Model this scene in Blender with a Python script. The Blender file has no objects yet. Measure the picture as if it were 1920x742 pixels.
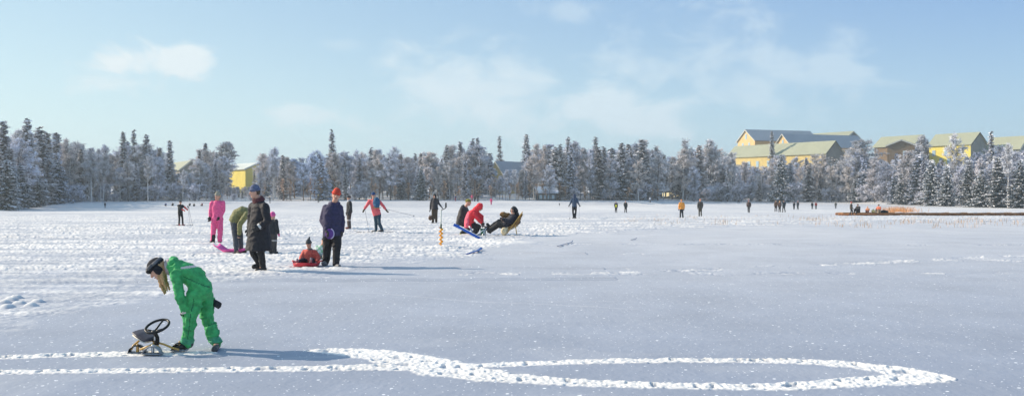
import bpy, math, random
import numpy as np
from mathutils import Vector, Matrix
random.seed(7)
C = bpy.context.scene
COL = C.collection
F = 1663.0          # focal length in photo pixels (photo 1920 wide)
CX, HY = 960.0, 360.0
CAMH = 1.65
R = math.radians

# ---------------------------------------------------------------- camera, sky, sun, exposure
cam = bpy.data.cameras.new('camera')
camo = bpy.data.objects.new('camera', cam)
COL.objects.link(camo)
camo.location = (0, 0, CAMH)
camo.rotation_euler = (R(90), 0, 0)
cam.sensor_width = 36
cam.lens = 36 * F / 1920
cam.shift_y = -11 / 1920
cam.clip_start = 0.1
cam.clip_end = 6000
C.camera = camo

SUN_EL, SUN_FRONT = R(27), R(13)
S = Vector((-math.cos(SUN_EL) * math.cos(SUN_FRONT), math.cos(SUN_EL) * math.sin(SUN_FRONT), math.sin(SUN_EL)))
sun = bpy.data.lights.new('sun', 'SUN')
sun.energy = 4.6
sun.angle = R(0.53)
sun.color = (1.0, 0.87, 0.70)
suno = bpy.data.objects.new('sun', sun)
COL.objects.link(suno)
suno.rotation_euler = S.to_track_quat('Z', 'Y').to_euler()

C.view_settings.view_transform = 'Standard'
C.view_settings.look = 'None'
C.view_settings.exposure = 0.35
C.view_settings.gamma = 1
try:
    C.view_settings.use_curve_mapping = False
except Exception:
    pass

W = bpy.data.worlds.new('World')
C.world = W
W.use_nodes = True
wn, wl = W.node_tree.nodes, W.node_tree.links
bg = wn['Background']
bg.inputs['Strength'].default_value = 0.15
sky = wn.new('ShaderNodeTexSky')
sky.sky_type = 'NISHITA'
sky.sun_disc = False
sky.sun_elevation = SUN_EL
sky.sun_rotation = R(-80)
sky.air_density = 1.0
sky.dust_density = 0.6
sky.ozone_density = 2.0
tc = wn.new('ShaderNodeTexCoord')
sep = wn.new('ShaderNodeSeparateXYZ')
wl.new(tc.outputs['Generated'], sep.inputs[0])


def wmath(op, a, b=None, c=None, clamp=False):
    n = wn.new('ShaderNodeMath')
    n.operation = op
    n.use_clamp = clamp
    for i, v in enumerate((a, b, c)):
        if v is None:
            continue
        if isinstance(v, (int, float)):
            n.inputs[i].default_value = v
        else:
            wl.new(v, n.inputs[i])
    return n.outputs[0]


hor = wmath('SQRT', wmath('ADD', wmath('MULTIPLY', sep.outputs[0], sep.outputs[0]), wmath('MULTIPLY', sep.outputs[1], sep.outputs[1])))
az = wmath('ARCTAN2', sep.outputs[0], sep.outputs[1])       # 0 ahead, + to the right
el = wmath('ARCTAN2', sep.outputs[2], hor)
comb = wn.new('ShaderNodeCombineXYZ')
wl.new(az, comb.inputs[0])
wl.new(wmath('MULTIPLY', el, 1.7), comb.inputs[1])
nz = wn.new('ShaderNodeTexNoise')
nz.inputs['Scale'].default_value = 13
nz.inputs['Detail'].default_value = 8
nz.inputs['Roughness'].default_value = 0.58
nz.inputs['Distortion'].default_value = 0.35
wl.new(comb.outputs[0], nz.inputs['Vector'])
nzo = wmath('SUBTRACT', nz.outputs[0], 0.5)


def cloud(px, py, rx, ry, dens, flat=0.0, sharp=0.35):
    a0 = math.atan((px - CX) / F)
    cs = math.cos(a0)
    e0 = math.atan((HY - py) / F * cs)
    dx = wmath('DIVIDE', wmath('SUBTRACT', az, a0), rx / F * cs * cs)
    dy = wmath('DIVIDE', wmath('SUBTRACT', el, e0), ry / F * cs)
    r2 = wmath('SQRT', wmath('ADD', wmath('MULTIPLY', dx, dx), wmath('MULTIPLY', dy, dy)))
    v = wmath('SUBTRACT', 1.0, r2)
    v = wmath('ADD', v, wmath('MULTIPLY', nzo, 3.4))
    n = wn.new('ShaderNodeMapRange')
    n.interpolation_type = 'SMOOTHSTEP'
    wl.new(v, n.inputs[0])
    n.inputs[1].default_value = 0.0
    n.inputs[2].default_value = sharp
    n.inputs[3].default_value = 0
    n.inputs[4].default_value = dens
    return n.outputs[0]


clouds = [cloud(235, 112, 100, 48, 1.0, sharp=0.75), cloud(335, 122, 75, 36, 0.95, sharp=.7), cloud(220, 158, 140, 40, 0.75, sharp=1.1),
          cloud(545, 212, 85, 28, 0.65, sharp=.7), cloud(900, 180, 240, 110, 0.75, sharp=1.0), cloud(1130, 215, 240, 75, 0.8, sharp=.8),
          cloud(1310, 100, 190, 90, 0.5, sharp=.9), cloud(1500, 140, 210, 85, 0.52, sharp=.8), cloud(1060, 20, 90, 32, 0.35, sharp=.9),
          cloud(640, 85, 60, 18, 0.2, sharp=.8)]
acc = clouds[0]
for c_ in clouds[1:]:
    acc = wmath('MAXIMUM', acc, c_)
# thin high veil, paler towards the horizon and towards the sun at the left


def mrange(v, a, b, c, d, smooth=True):
    n = wn.new('ShaderNodeMapRange')
    n.interpolation_type = 'SMOOTHSTEP' if smooth else 'LINEAR'
    wl.new(v, n.inputs[0])
    for q, k in zip((a, b, c, d), (1, 2, 3, 4)):
        n.inputs[k].default_value = q
    return n.outputs[0]


def cmix(f, a, b):
    n = wn.new('ShaderNodeMix')
    n.data_type = 'RGBA'
    if isinstance(f, (int, float)):
        n.inputs[0].default_value = f
    else:
        wl.new(f, n.inputs[0])
    for q, k in ((a, 6), (b, 7)):
        if isinstance(q, tuple):
            n.inputs[k].default_value = (*q, 1)
        else:
            wl.new(q, n.inputs[k])
    return n.outputs[2]


elf = mrange(el, 0.03, 0.24, 0, 1)
azf = mrange(az, -0.5, 0.5, 0, 1, False)
leftc = cmix(elf, (3.45, 4.6, 4.8), (2.45, 3.55, 4.3))
rightc = cmix(elf, (2.4, 3.65, 4.55), (1.25, 2.25, 4.0))
veilc = cmix(azf, leftc, rightc)
mv = cmix(mrange(el, 0.0, 0.5, 0.88, 0.7), sky.outputs[0], veilc)
mcl = cmix(acc, mv, cmix(azf, (4.5, 4.95, 5.1), (3.7, 4.5, 5.1)))
wl.new(mcl, bg.inputs[0])



# ---------------------------------------------------------------- noise helpers (numpy)
def _h(i, j, k, seed):
    n = (i * 374761393 + j * 668265263 + k * 2147483647 + seed * 974634777) & 0xffffffff
    n = ((n ^ (n >> 13)) * 1274126177) & 0xffffffff
    n = n ^ (n >> 16)
    return (n & 0xffff) / 65535.0


def vnoise(x, y, z=0.0, seed=0):
    x, y, z = np.broadcast_arrays(np.asarray(x, float), np.asarray(y, float), np.asarray(z, float))
    xi, yi, zi = np.floor(x).astype(np.int64), np.floor(y).astype(np.int64), np.floor(z).astype(np.int64)
    fx, fy, fz = x - xi, y - yi, z - zi
    fx, fy, fz = fx * fx * (3 - 2 * fx), fy * fy * (3 - 2 * fy), fz * fz * (3 - 2 * fz)
    o = 0
    for a in (0, 1):
        for b in (0, 1):
            for c in (0, 1):
                w = (fx if a else 1 - fx) * (fy if b else 1 - fy) * (fz if c else 1 - fz)
                o = o + w * _h(xi + a, yi + b, zi + c, seed)
    return o * 2 - 1


def vnoise2(x, y, seed=0):
    xi, yi = np.floor(x).astype(np.int64), np.floor(y).astype(np.int64)
    fx, fy = x - xi, y - yi
    fx, fy = fx * fx * (3 - 2 * fx), fy * fy * (3 - 2 * fy)
    z = np.zeros_like(xi)
    a, b = _h(xi, yi, z, seed), _h(xi + 1, yi, z, seed)
    c, d = _h(xi, yi + 1, z, seed), _h(xi + 1, yi + 1, z, seed)
    return ((a * (1 - fx) + b * fx) * (1 - fy) + (c * (1 - fx) + d * fx) * fy) * 2 - 1


def sstep(a, b, x):
    t = np.clip((x - a) / (b - a), 0, 1)
    return t * t * (3 - 2 * t)


# ---------------------------------------------------------------- terrain
T_SHORE = np.array([(-600, 404), (0, 396), (100, 392), (200, 390), (400, 389), (600, 388), (900, 387), (1050, 385), (1200, 383), (1350, 380.5), (1600, 381.5), (1700, 385), (1800, 388), (1920, 391), (2500, 398)], float)
T_TREE = np.array([(-600, 399), (0, 392), (60, 389), (110, 382), (160, 378), (300, 377), (600, 376), (900, 375), (1050, 376), (1200, 376), (1300, 377.5), (1500, 378), (1650, 380), (1700, 384), (1800, 387), (1920, 390), (2500, 397)], float)
T_GAP = np.array([(-600, 6), (0, 6), (100, 15), (200, 30), (900, 35), (1050, 25), (1200, 15), (1350, 7), (1920, 6), (2500, 6)], float)
LAKE = -1.5625


def lake_z(y):
    return -0.0125 * np.clip(y - 25, 0, 125)


def shore(px):
    return (CAMH - LAKE) * F / (np.interp(px, T_SHORE[:, 0], T_SHORE[:, 1]) - HY)


def treeline(px):
    ds = shore(px)
    dt = ds + np.interp(px, T_GAP[:, 0], T_GAP[:, 1])
    zt = CAMH - (np.interp(px, T_TREE[:, 0], T_TREE[:, 1]) - HY) * dt / F
    return dt, zt


def zg(x, y):
    x = np.asarray(x, float)
    y = np.asarray(y, float)
    px = CX + F * x / np.maximum(y, 20)
    ds = shore(px)
    dt, zt = treeline(px)
    z = lake_z(y)
    t = np.clip((y - ds) / (dt - ds), 0, 1)
    te = 1 - (1 - t) ** 2
    z = z + (zt - z) * te
    b = np.clip(y - dt, 0, 140)
    z = z + b * 0.035 + 7 * sstep(25, 90, y - dt) * sstep(1150, 1500, px)
    return z


def ydist(py):
    """distance at which the ground of the ice shows at photo row py"""
    v = py - HY
    d = CAMH * F / v
    if d > 25:
        d = (CAMH - 0.0125 * 25) * F / (v - 0.0125 * F) if v > 0.0125 * F + 1 else 1e9
        if d > 150:
            d = (CAMH - LAKE) * F / v
    return d


def gp(px, py, d=None):
    if d is None:
        d = ydist(py)
    x = (px - CX) / F * d
    return Vector((x, d, float(zg(x, d))))


# ---------------------------------------------------------------- materials
def mat(name, col, rough=0.8, var=0.0, scale=20.0, metal=0.0, emit=None, bump=0.0, spec=0.3):
    m = bpy.data.materials.new(name)
    m.use_nodes = True
    n, l = m.node_tree.nodes, m.node_tree.links
    b = n['Principled BSDF']
    b.inputs['Roughness'].default_value = rough
    b.inputs['Metallic'].default_value = metal
    b.inputs['Specular IOR Level'].default_value = spec
    if len(col) == 3:
        col = (*col, 1)
    b.inputs['Base Color'].default_value = col
    if var or bump:
        t = n.new('ShaderNodeTexCoord')
        z = n.new('ShaderNodeTexNoise')
        z.inputs['Scale'].default_value = scale
        z.inputs['Detail'].default_value = 5
        l.new(t.outputs['Object'], z.inputs['Vector'])
        if var:
            r = n.new('ShaderNodeMapRange')
            r.inputs[1].default_value = 0.3
            r.inputs[2].default_value = 0.7
            r.inputs[3].default_value = 1 - var
            r.inputs[4].default_value = 1 + var
            l.new(z.outputs[0], r.inputs[0])
            x = n.new('ShaderNodeVectorMath')
            x.operation = 'SCALE'
            x.inputs[0].default_value = col[:3]
            l.new(r.outputs[0], x.inputs['Scale'])
            l.new(x.outputs[0], b.inputs['Base Color'])
        if bump:
            u = n.new('ShaderNodeBump')
            u.inputs['Strength'].default_value = 1
            u.inputs['Distance'].default_value = bump
            l.new(z.outputs[0], u.inputs['Height'])
            l.new(u.outputs[0], b.inputs['Normal'])
    if emit:
        b.inputs['Emission Color'].default_value = (*emit[:3], 1)
        b.inputs['Emission Strength'].default_value = emit[3]
    return m


_fab = {}


def fab(col, rough=0.75):
    k = tuple(col) + (rough,)
    if k not in _fab:
        _fab[k] = mat('fabric', col, rough, var=0.28, scale=22, bump=0.008, spec=.45)
    return _fab[k]


SKIN = mat('skin', (0.62, 0.34, 0.24), 0.55)
EYE = mat('eye', (0.02, 0.015, 0.012), 0.3)
LIP = mat('lips', (0.42, 0.13, 0.11), 0.5)
HAIR_BL = mat('blond hair', (0.52, 0.31, 0.15), 0.6, var=0.3, scale=60)
HAIR_BR = mat('brown hair', (0.10, 0.06, 0.035), 0.6, var=0.3, scale=60)
BLACKP = mat('black plastic', (0.012, 0.012, 0.014), 0.4)
STEEL = mat('steel', (0.55, 0.56, 0.58), 0.35, metal=0.8)
WHITEP = mat('white paint', (0.75, 0.76, 0.78), 0.4)
SNOWM = mat('settled snow', (0.82, 0.84, 0.88), 0.85, var=0.05, scale=1.5)


# ---------------------------------------------------------------- object helpers
def tag(o, label=None, cat=None, group=None, kind=None):
    if label:
        o['label'] = label
    if cat:
        o['category'] = cat
    if group:
        o['group'] = group
    if kind:
        o['kind'] = kind
    return o


def empty(name, loc, rz=0.0):
    o = bpy.data.objects.new(name, None)
    COL.objects.link(o)
    o.location = loc
    o.rotation_euler = (0, 0, rz)
    o.empty_display_size = 0.2
    return o


class MB:
    def __init__(s):
        s.v, s.f, s.m = [], [], []
        s.mi = 0

    def add(s, vs, fs):
        o = len(s.v)
        s.v.extend([tuple(v) for v in vs])
        s.f.extend([tuple(i + o for i in f) for f in fs])
        s.m.extend([s.mi] * len(fs))
        return s

    def box(s, c, h, Rm=None):
        c = Vector(c)
        vs = []
        for z in (-1, 1):
            for x, y in ((-1, -1), (1, -1), (1, 1), (-1, 1)):
                p = Vector((x * h[0], y * h[1], z * h[2]))
                if Rm is not None:
                    p = Rm @ p
                vs.append(c + p)
        return s.add(vs, [(3, 2, 1, 0), (4, 5, 6, 7), (0, 1, 5, 4), (1, 2, 6, 5), (2, 3, 7, 6), (3, 0, 4, 7)])

    def sweep(s, pts, ab, side=None, n=12, cap=True, power=1.0):
        """tube of elliptical rings through pts; ab = (a along side, b along other) per point"""
        pts = [Vector(p) for p in pts]
        rings = []
        m = len(pts)
        last = None
        for i in range(m):
            t = (pts[min(i + 1, m - 1)] - pts[max(i - 1, 0)])
            if t.length < 1e-9:
                t = Vector((0, 0, 1))
            t.normalize()
            sd = Vector(side) if side is not None else (last if last is not None else (Vector((0, 1, 0)) if abs(t.y) < 0.8 else Vector((1, 0, 0))))
            sd = sd - t * sd.dot(t)
            if sd.length < 1e-6:
                sd = t.orthogonal()
            sd.normalize()
            last = sd
            o = t.cross(sd).normalized()
            a, b = ab[i] if isinstance(ab[i], (tuple, list)) else (ab[i], ab[i])
            rings.append([pts[i] + sd * (a * math.cos(2 * math.pi * k / n)) + o * (b * math.sin(2 * math.pi * k / n)) for k in range(n)])
        vs = [v for r in rings for v in r]
        fs = []
        for i in range(m - 1):
            for k in range(n):
                k2 = (k + 1) % n
                fs.append((i * n + k, i * n + k2, (i + 1) * n + k2, (i + 1) * n + k))
        if cap:
            fs.append(tuple(range(n - 1, -1, -1)))
            fs.append(tuple((m - 1) * n + k for k in range(n)))
        return s.add(vs, fs)

    def ell(s, c, r, Rm=None, n=14):
        c = Vector(c)
        if isinstance(r, (int, float)):
            r = (r, r, r)
        vs = [(0, 0, 1)]
        k = n // 2
        for i in range(1, k):
            th = math.pi * i / k
            for j in range(n):
                ph = 2 * math.pi * j / n
                vs.append((math.sin(th) * math.cos(ph), math.sin(th) * math.sin(ph), math.cos(th)))
        vs.append((0, 0, -1))
        out = []
        for v in vs:
            p = Vector((v[0] * r[0], v[1] * r[1], v[2] * r[2]))
            if Rm is not None:
                p = Rm @ p
            out.append(c + p)
        fs = []
        for j in range(n):
            fs.append((0, 1 + j, 1 + (j + 1) % n))
        for i in range(k - 2):
            for j in range(n):
                a = 1 + i * n + j
                b = 1 + i * n + (j + 1) % n
                fs.append((a, a + n, b + n, b))
        L = len(vs) - 1
        for j in range(n):
            fs.append((L, L - n + (j + 1) % n, L - n + j))
        return s.add(out, fs)

    def cap(s, p0, p1, r0, r1, n=10):
        p0, p1 = Vector(p0), Vector(p1)
        t = (p1 - p0)
        L = t.length
        t = t / L if L > 1e-9 else Vector((0, 0, 1))
        pts, rr = [], []
        for a in (-80, -55, -28, 0):
            pts.append(p0 + t * (r0 * math.sin(R(a))))
            rr.append(r0 * math.cos(R(a)))
        pts.append((p0 + p1) / 2)
        rr.append((r0 + r1) / 2)
        for a in (0, 28, 55, 80):
            pts.append(p1 + t * (r1 * math.sin(R(a))))
            rr.append(r1 * math.cos(R(a)))
        return s.sweep(pts, rr, side=t.orthogonal(), n=n)

    def chain(s, pts, rr, n=10):
        for i in range(len(pts) - 1):
            s.cap(pts[i], pts[i + 1], rr[i], rr[i + 1], n)
        return s

    def build(s, name, mats, parent=None, smooth=False, loc=None):
        me = bpy.data.meshes.new(name)
        me.from_pydata(s.v, [], s.f)
        if not isinstance(mats, (list, tuple)):
            mats = [mats]
        for m in mats:
            me.materials.append(m)
        if len(mats) > 1:
            me.polygons.foreach_set('material_index', s.m)
        if smooth:
            me.polygons.foreach_set('use_smooth', [True] * len(me.polygons))
        me.update()
        o = bpy.data.objects.new(name, me)
        COL.objects.link(o)
        if parent is not None:
            o.parent = parent
        if loc is not None:
            o.location = loc
        return o


QUEUE = []      # meshes waiting for the one voxel-union pass


def fuse(mb, name, mats, parent, voxel, wrinkle=0.0, wscale=9.0, paint=None, smooth=2, seed=0):
    o = mb.build(name, mats, parent, smooth=True)
    md = o.modifiers.new('union', 'REMESH')
    md.mode = 'VOXEL'
    md.voxel_size = voxel
    if smooth:
        ms = o.modifiers.new('soft', 'SMOOTH')
        ms.iterations = smooth
        ms.factor = 0.5
    QUEUE.append((o, wrinkle, wscale, paint, seed, list(mats) if isinstance(mats, (list, tuple)) else [mats]))
    return o


def flush():
    dg = bpy.context.evaluated_depsgraph_get()
    dg.update()
    new = []
    for o, wr, ws, paint, seed, mats in QUEUE:
        new.append(bpy.data.meshes.new_from_object(o.evaluated_get(dg)))
    for (o, wr, ws, paint, seed, mats), me in zip(QUEUE, new):
        o.modifiers.clear()
        old = o.data
        o.data = me
        me.name = o.name
        bpy.data.meshes.remove(old)
        me.materials.clear()
        for m in mats:
            me.materials.append(m)
        n = len(me.vertices)
        co = np.empty(n * 3)
        me.vertices.foreach_get('co', co)
        co = co.reshape(-1, 3)
        if wr > 0:
            no = np.empty(n * 3)
            me.vertices.foreach_get('normal', no)
            no = no.reshape(-1, 3)
            q = co * ws
            warp = vnoise(q[:, 0] * .6, q[:, 1] * .6, q[:, 2] * .6, seed + 5)
            a = 2 * np.clip(1 - 2.2 * np.abs(vnoise(q[:, 0] * .6 + warp * .8, q[:, 1] * .6 + warp, q[:, 2] * 1.3 + warp, seed + 1)), 0, 1) ** 1.5 - .6
            b = 2 * np.clip(1 - 2.5 * np.abs(vnoise(q[:, 0] * 1.5 + warp, q[:, 1] * 1.5, q[:, 2] * 2.6 + warp * 1.8, seed + 2)), 0, 1) ** 1.5 - .6
            b = b * .9 + .25 * vnoise(q[:, 0] * 4, q[:, 1] * 4, q[:, 2] * 5, seed + 3)
            co = co + no * ((a * 0.75 + b * 0.35) * wr)[:, None]
            me.vertices.foreach_set('co', co.ravel())
        if paint:
            nf = len(me.polygons)
            ce = np.empty(nf * 3)
            me.polygons.foreach_get('center', ce)
            ce = ce.reshape(-1, 3)
            idx = paint(ce).astype(np.int32)
            me.polygons.foreach_set('material_index', idx)
        else:
            me.polygons.foreach_set('material_index', np.zeros(len(me.polygons), np.int32))
        me.polygons.foreach_set('use_smooth', np.ones(len(me.polygons), bool))
        me.update()
    QUEUE.clear()


# ================================================================ SNOW GROUND
def wline(pts):
    """photo points (px, py, half width in rows) -> ground curve (x, y, half width m)"""
    out = []
    for px, py, hw in pts:
        d = ydist(py)
        out.append(((px - CX) / F * d, d, .72 * hw * d * d / (F * CAMH)))
    # resample with Catmull-Rom
    P = [out[0]] + out + [out[-1]]
    res = []
    for i in range(1, len(P) - 2):
        p0, p1, p2, p3 = [np.array(P[j]) for j in (i - 1, i, i + 1, i + 2)]
        for t in np.linspace(0, 1, 8, endpoint=False):
            res.append(0.5 * ((2 * p1) + (-p0 + p2) * t + (2 * p0 - 5 * p1 + 4 * p2 - p3) * t * t + (-p0 + 3 * p1 - 3 * p2 + p3) * t ** 3))
    res.append(np.array(P[-2]))
    return np.array(res)


TRACKS = [
    [(-260, 676, 4), (-60, 671, 4), (0, 669, 5), (120, 664, 6), (240, 662, 7), (330, 661, 5), (395, 660, 3)],
    [(580, 655, 2.5), (650, 658, 8), (700, 664, 11), (760, 674, 14), (830, 689, 17), (900, 702, 15), (960, 710, 11), (1100, 719, 9), (1250, 724, 8), (1400, 726, 8.5), (1550, 722, 9.5), (1640, 716, 12), (1700, 712, 12), (1755, 711, 8), (1782, 711, 3)],
    [(1782, 711, 3), (1745, 704, 8), (1700, 698, 12), (1640, 690, 11), (1560, 683, 8), (1450, 678, 6), (1300, 676, 5.5), (1100, 679, 6), (950, 684, 5.5), (880, 687, 5), (820, 686, 9)],
    [(-260, 698, 5), (0, 697, 6), (200, 694, 6.5), (400, 692, 6.5), (560, 690, 7), (700, 688, 8), (800, 689, 11)],
]


def make_ground():
    NU = 1080
    u = np.concatenate([-np.array([30, 16, 8, 4, 2.4, 1.6, 1.2, 1.0, .85, .76, .70, .65, .62]), np.linspace(-.60, .60, NU), np.array([.62, .65, .70, .76, .85, 1.0, 1.2, 1.6, 2.4, 4, 8, 16, 30])])
    v = np.linspace(CAMH / 6.2, CAMH / 24, 560)            # rows even on the picture
    y1 = CAMH / v
    y2 = np.geomspace(24.1, 150, 380)
    y3 = np.geomspace(150.6, 330, 130)
    y4 = np.array([340, 350, 362, 376, 390, 410, 440, 480, 560, 700, 1000, 1400])
    y0 = np.array([-60, -20, -5, 0, 2, 3.5, 4.5, 5.2, 5.8])
    y = np.concatenate([y0, y1, y2, y3, y4])
    U, Y = np.meshgrid(u, y)
    X = np.clip(U * np.maximum(Y, 4.0), -1500 - 40 * np.abs(U), 1500 + 40 * np.abs(U))
    Z = zg(X, np.maximum(Y, 4.0))
    Z = np.where(Y > 400, np.minimum(Z, 14), Z)
    near = Y < 60
    # gentle drift relief everywhere
    Z = Z + 0.012 * vnoise2(X * 0.35, Y * 0.22, 3) * (Y < 200) + 0.005 * vnoise2(X * 1.4 + 5, Y * .9, 4) * near
    Z = Z + 0.0016 * vnoise2(X * 9, Y * 7, 5) * (Y < 30) + 0.0012 * vnoise2(X * 30, Y * 22, 6) * (Y < 20)
    # trampled zone
    PX = CX + F * U
    PYb = np.interp(PX, [-1500, -50, 60, 180, 300, 430, 560, 680, 800, 900, 1000, 1100, 1400, 1700, 2400], [640, 612, 598, 572, 556, 545, 520, 508, 497, 472, 452, 432, 424, 414, 412])
    VB = CAMH * F / np.maximum(PYb - HY, 1)                # ground distance of the zone's near edge
    VB = np.where(VB > 25, (CAMH - 0.3125) * F / np.maximum(PYb - HY - 0.0125 * F, 1), VB)
    edge = (Y - VB) / (0.10 * VB)
    n1 = vnoise2(X * .8, Y * .5, 11) + .5 * vnoise2(X * 2.2, Y * 1.3, 12)
    tr = sstep(-0.6, 1.2, edge + 1.5 * n1) * sstep(150, 70, Y)
    patch = sstep(-.35, .35, vnoise2(X * .20 + 9 + .1 * Y, Y * .75 - .06 * X, 21) * .9 + .4 * vnoise2(X * .8, Y * 1.6, 22))
    tr = tr * (0.48 + 0.52 * patch)
    # scattered footprint trails on the smooth side
    for (a, b, amp) in (([(850, 515), (1100, 512), (1400, 503), (1650, 492), (1920, 478), (2300, 462)], 3.0, .85), ([(1000, 458), (1300, 457), (1920, 459)], 1.5, .6), ([(1650, 488), (1800, 487), (1920, 489)], 2, .8), ([(560, 520), (900, 512)], 3, .6)):
        q = np.array(a, float)
        yy = np.interp(PX, q[:, 0], q[:, 1])
        D = CAMH * F / (yy - HY)
        D = np.where(D > 25, (CAMH - 0.3125) * F / (yy - HY - 0.0125 * F), D)
        wdt = b * D * D / (F * CAMH)
        m = np.exp(-((Y - D) / wdt) ** 2) * sstep(q[0, 0] - 60, q[0, 0] + 60, PX) * (vnoise2(X * 2.1, Y * 1.1, 33) > .0)
        tr = np.maximum(tr, m * amp)
    c1 = vnoise2(X * 4.2, Y * 3.4, 41)
    c2 = vnoise2(X * 10.5, Y * 8.0, 42)
    c3 = vnoise2(X * 30, Y * 22, 43)
    grow = np.clip(Y / 18, .7, 2.2)
    streak = vnoise2(X * .5, Y * 5.0, 44)
    c4 = vnoise2(X * 19, Y * 15, 45)
    rel = (0.012 * c1 + 0.016 * c2 + 0.015 * c4 + 0.008 * c3 + 0.034 * streak) * grow * .8
    Z = Z + tr * rel * (Y < 150)
    churn_shade = np.clip(tr * (0.62 + 0.9 * (c1 * .3 + c2 * .45 + c4 * .5) + .6 * streak), 0, 1)  # real churn, plus shade painted into the troughs of the relief
    # ski tracks through the trampled zone
    for k in range(11):
        x0, y0_, sl = -16 + 3 * k * .6, 17 + 2.7 * k, random.uniform(-.10, .16)
        ln = Y - (y0_ + sl * (X - x0) + .5 * np.sin(X * .15 + k))
        for off in (-.14, .14):
            g = np.exp(-((ln - off) / .05) ** 2) * (X < (2 + k * .5)) * (Y < 60)
            Z = Z - .035 * g
            Z = Z + .02 * np.exp(-((ln - off - .11) / .06) ** 2) * (X < 2) * (Y < 60)
    # old, half drifted marks on the smooth ice side
    ro = random.Random(11)
    for k in range(16):
        x0, y0_, sl, ln_ = ro.uniform(-4, 12), ro.uniform(8.5, 30), ro.uniform(-.5, .5), ro.uniform(.8, 6)
        g = np.exp(-((Y - y0_ - sl * (X - x0) - .1 * np.sin(X * 2 + k)) / (.03 + .0015 * y0_)) ** 2) * sstep(ln_, ln_ * .6, np.abs(X - x0)) * (Y < 40)
        Z = Z - .010 * g
        churn_shade = np.clip(churn_shade + .25 * np.roll(g, 2, 0) - .10 * g, 0, 1)
    sast = vnoise2(X * .9 + Y * .5, Y * 2.6 - X * .3, 91) * vnoise2(X * .2, Y * .25, 92)
    Z = Z + .006 * sast * (Y < 40)
    churn_shade = np.clip(churn_shade + .10 * sstep(.12, .5, sast), 0, 1)
    # sled and tyre-like tracks of the foreground
    sel = (Y > 5.5) & (Y < 14) & (np.abs(U) < .8)
    xs, ys = X[sel], Y[sel]
    best = np.full(xs.shape, 9.0)
    for T in TRACKS:
        W_ = wline(T)
        for a, b in zip(W_[:-1], W_[1:]):
            dx, dy = b[0] - a[0], b[1] - a[1]
            L2 = dx * dx + dy * dy + 1e-12
            t = np.clip(((xs - a[0]) * dx + (ys - a[1]) * dy) / L2, 0, 1)
            dd = np.hypot(xs - a[0] - t * dx, ys - a[1] - t * dy) / (a[2] + (b[2] - a[2]) * t)
            best = np.minimum(best, dd)
    e = best + .16 * vnoise2(xs * 7, ys * 7, 51) + .16 * vnoise2(xs * 24, ys * 18, 57)
    msk = sstep(1.12, .86, e)
    lump = vnoise2(xs * 19, ys * 15, 52)
    l2 = vnoise2(xs * 34, ys * 26, 53)
    l3 = vnoise2(xs * 46, ys * 34, 54)
    ridge = np.exp(-((e - .86) / .16) ** 2)
    pits = sstep(.30, .6, vnoise2(xs * 14, ys * 11, 56)) * (e < .72)
    dz = msk * (.002 + .002 * lump + .004 * l2 + .005 * l3) + .008 * ridge * (.8 + .2 * lump) - .020 * pits * msk
    zz = Z[sel]
    Z[sel] = zz + dz
    ch = churn_shade[sel]
    churn_shade[sel] = np.maximum(ch, np.clip(msk * 1.15 * (1 - .7 * pits), 0, 1))  # pits are sunk and their shade is painted darker too
    # drilled hole collar of ice chips
    for (px, py, rr, hh) in ((827, 463, .38, .07), (930, 455, 1.2, .05), (880, 452, 1.0, .04)):
        g = gp(px, py)
        dd = np.hypot((X - g.x), (Y - g.y)) / rr
        m = np.exp(-dd ** 2)
        Z = Z + hh * m * (1 + .5 * c2)
        churn_shade = np.maximum(churn_shade, np.clip(m * 1.6, 0, 1))
    # snow lumps at the left edge of the trampled zone
    for (px, py) in ((20, 563), (36, 570), (58, 574), (14, 576), (30, 560), (70, 566), (8, 568)):
        g = gp(px, py)
        dd = np.hypot(X - g.x, Y - g.y) / .09
        m = np.exp(-dd ** 4)
        Z = Z + .05 * m
        churn_shade = np.maximum(churn_shade, m)
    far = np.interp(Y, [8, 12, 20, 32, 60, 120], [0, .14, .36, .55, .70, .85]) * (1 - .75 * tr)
    churn_shade = np.maximum(churn_shade, far * (0.75 + .25 * vnoise2(X * .05, Y * .03, 77) + .12 * vnoise2(X * .4, Y * .12, 78)))
    ny, nx = X.shape
    co = np.stack([X, Y, Z], -1).reshape(-1, 3).astype(np.float32)
    idx = np.arange(nx * ny).reshape(ny, nx)
    q = np.stack([idx[:-1, :-1], idx[:-1, 1:], idx[1:, 1:], idx[1:, :-1]], -1).reshape(-1, 4).astype(np.int32)
    me = bpy.data.meshes.new('snow_ground')
    me.vertices.add(len(co))
    me.vertices.foreach_set('co', co.ravel())
    me.loops.add(q.size)
    me.loops.foreach_set('vertex_index', q.ravel())
    me.polygons.add(len(q))
    me.polygons.foreach_set('loop_start', np.arange(0, q.size, 4, dtype=np.int32))
    me.update(calc_edges=True)
    at = me.attributes.new('churn_shade', 'FLOAT', 'POINT')
    at.data.foreach_set('value', churn_shade.ravel().astype(np.float32))
    me.polygons.foreach_set('use_smooth', np.ones(len(q), bool))
    o = bpy.data.objects.new('snow_ground', me)
    COL.objects.link(o)
    tag(o, kind='structure')
    m = bpy.data.materials.new('snow')
    m.use_nodes = True
    n, l = m.node_tree.nodes, m.node_tree.links
    b = n['Principled BSDF']
    b.inputs['Roughness'].default_value = .7
    b.inputs['Specular IOR Level'].default_value = .25
    a = n.new('ShaderNodeAttribute')
    a.attribute_name = 'churn_shade'
    mx = n.new('ShaderNodeMix')
    mx.data_type = 'RGBA'
    mx.inputs[6].default_value = (0.335, 0.365, 0.43, 1)   # thin wind-packed snow over ice, also the shade painted into hollows
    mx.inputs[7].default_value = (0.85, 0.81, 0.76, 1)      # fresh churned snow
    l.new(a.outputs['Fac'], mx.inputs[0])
    geo = n.new('ShaderNodeNewGeometry')
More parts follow.
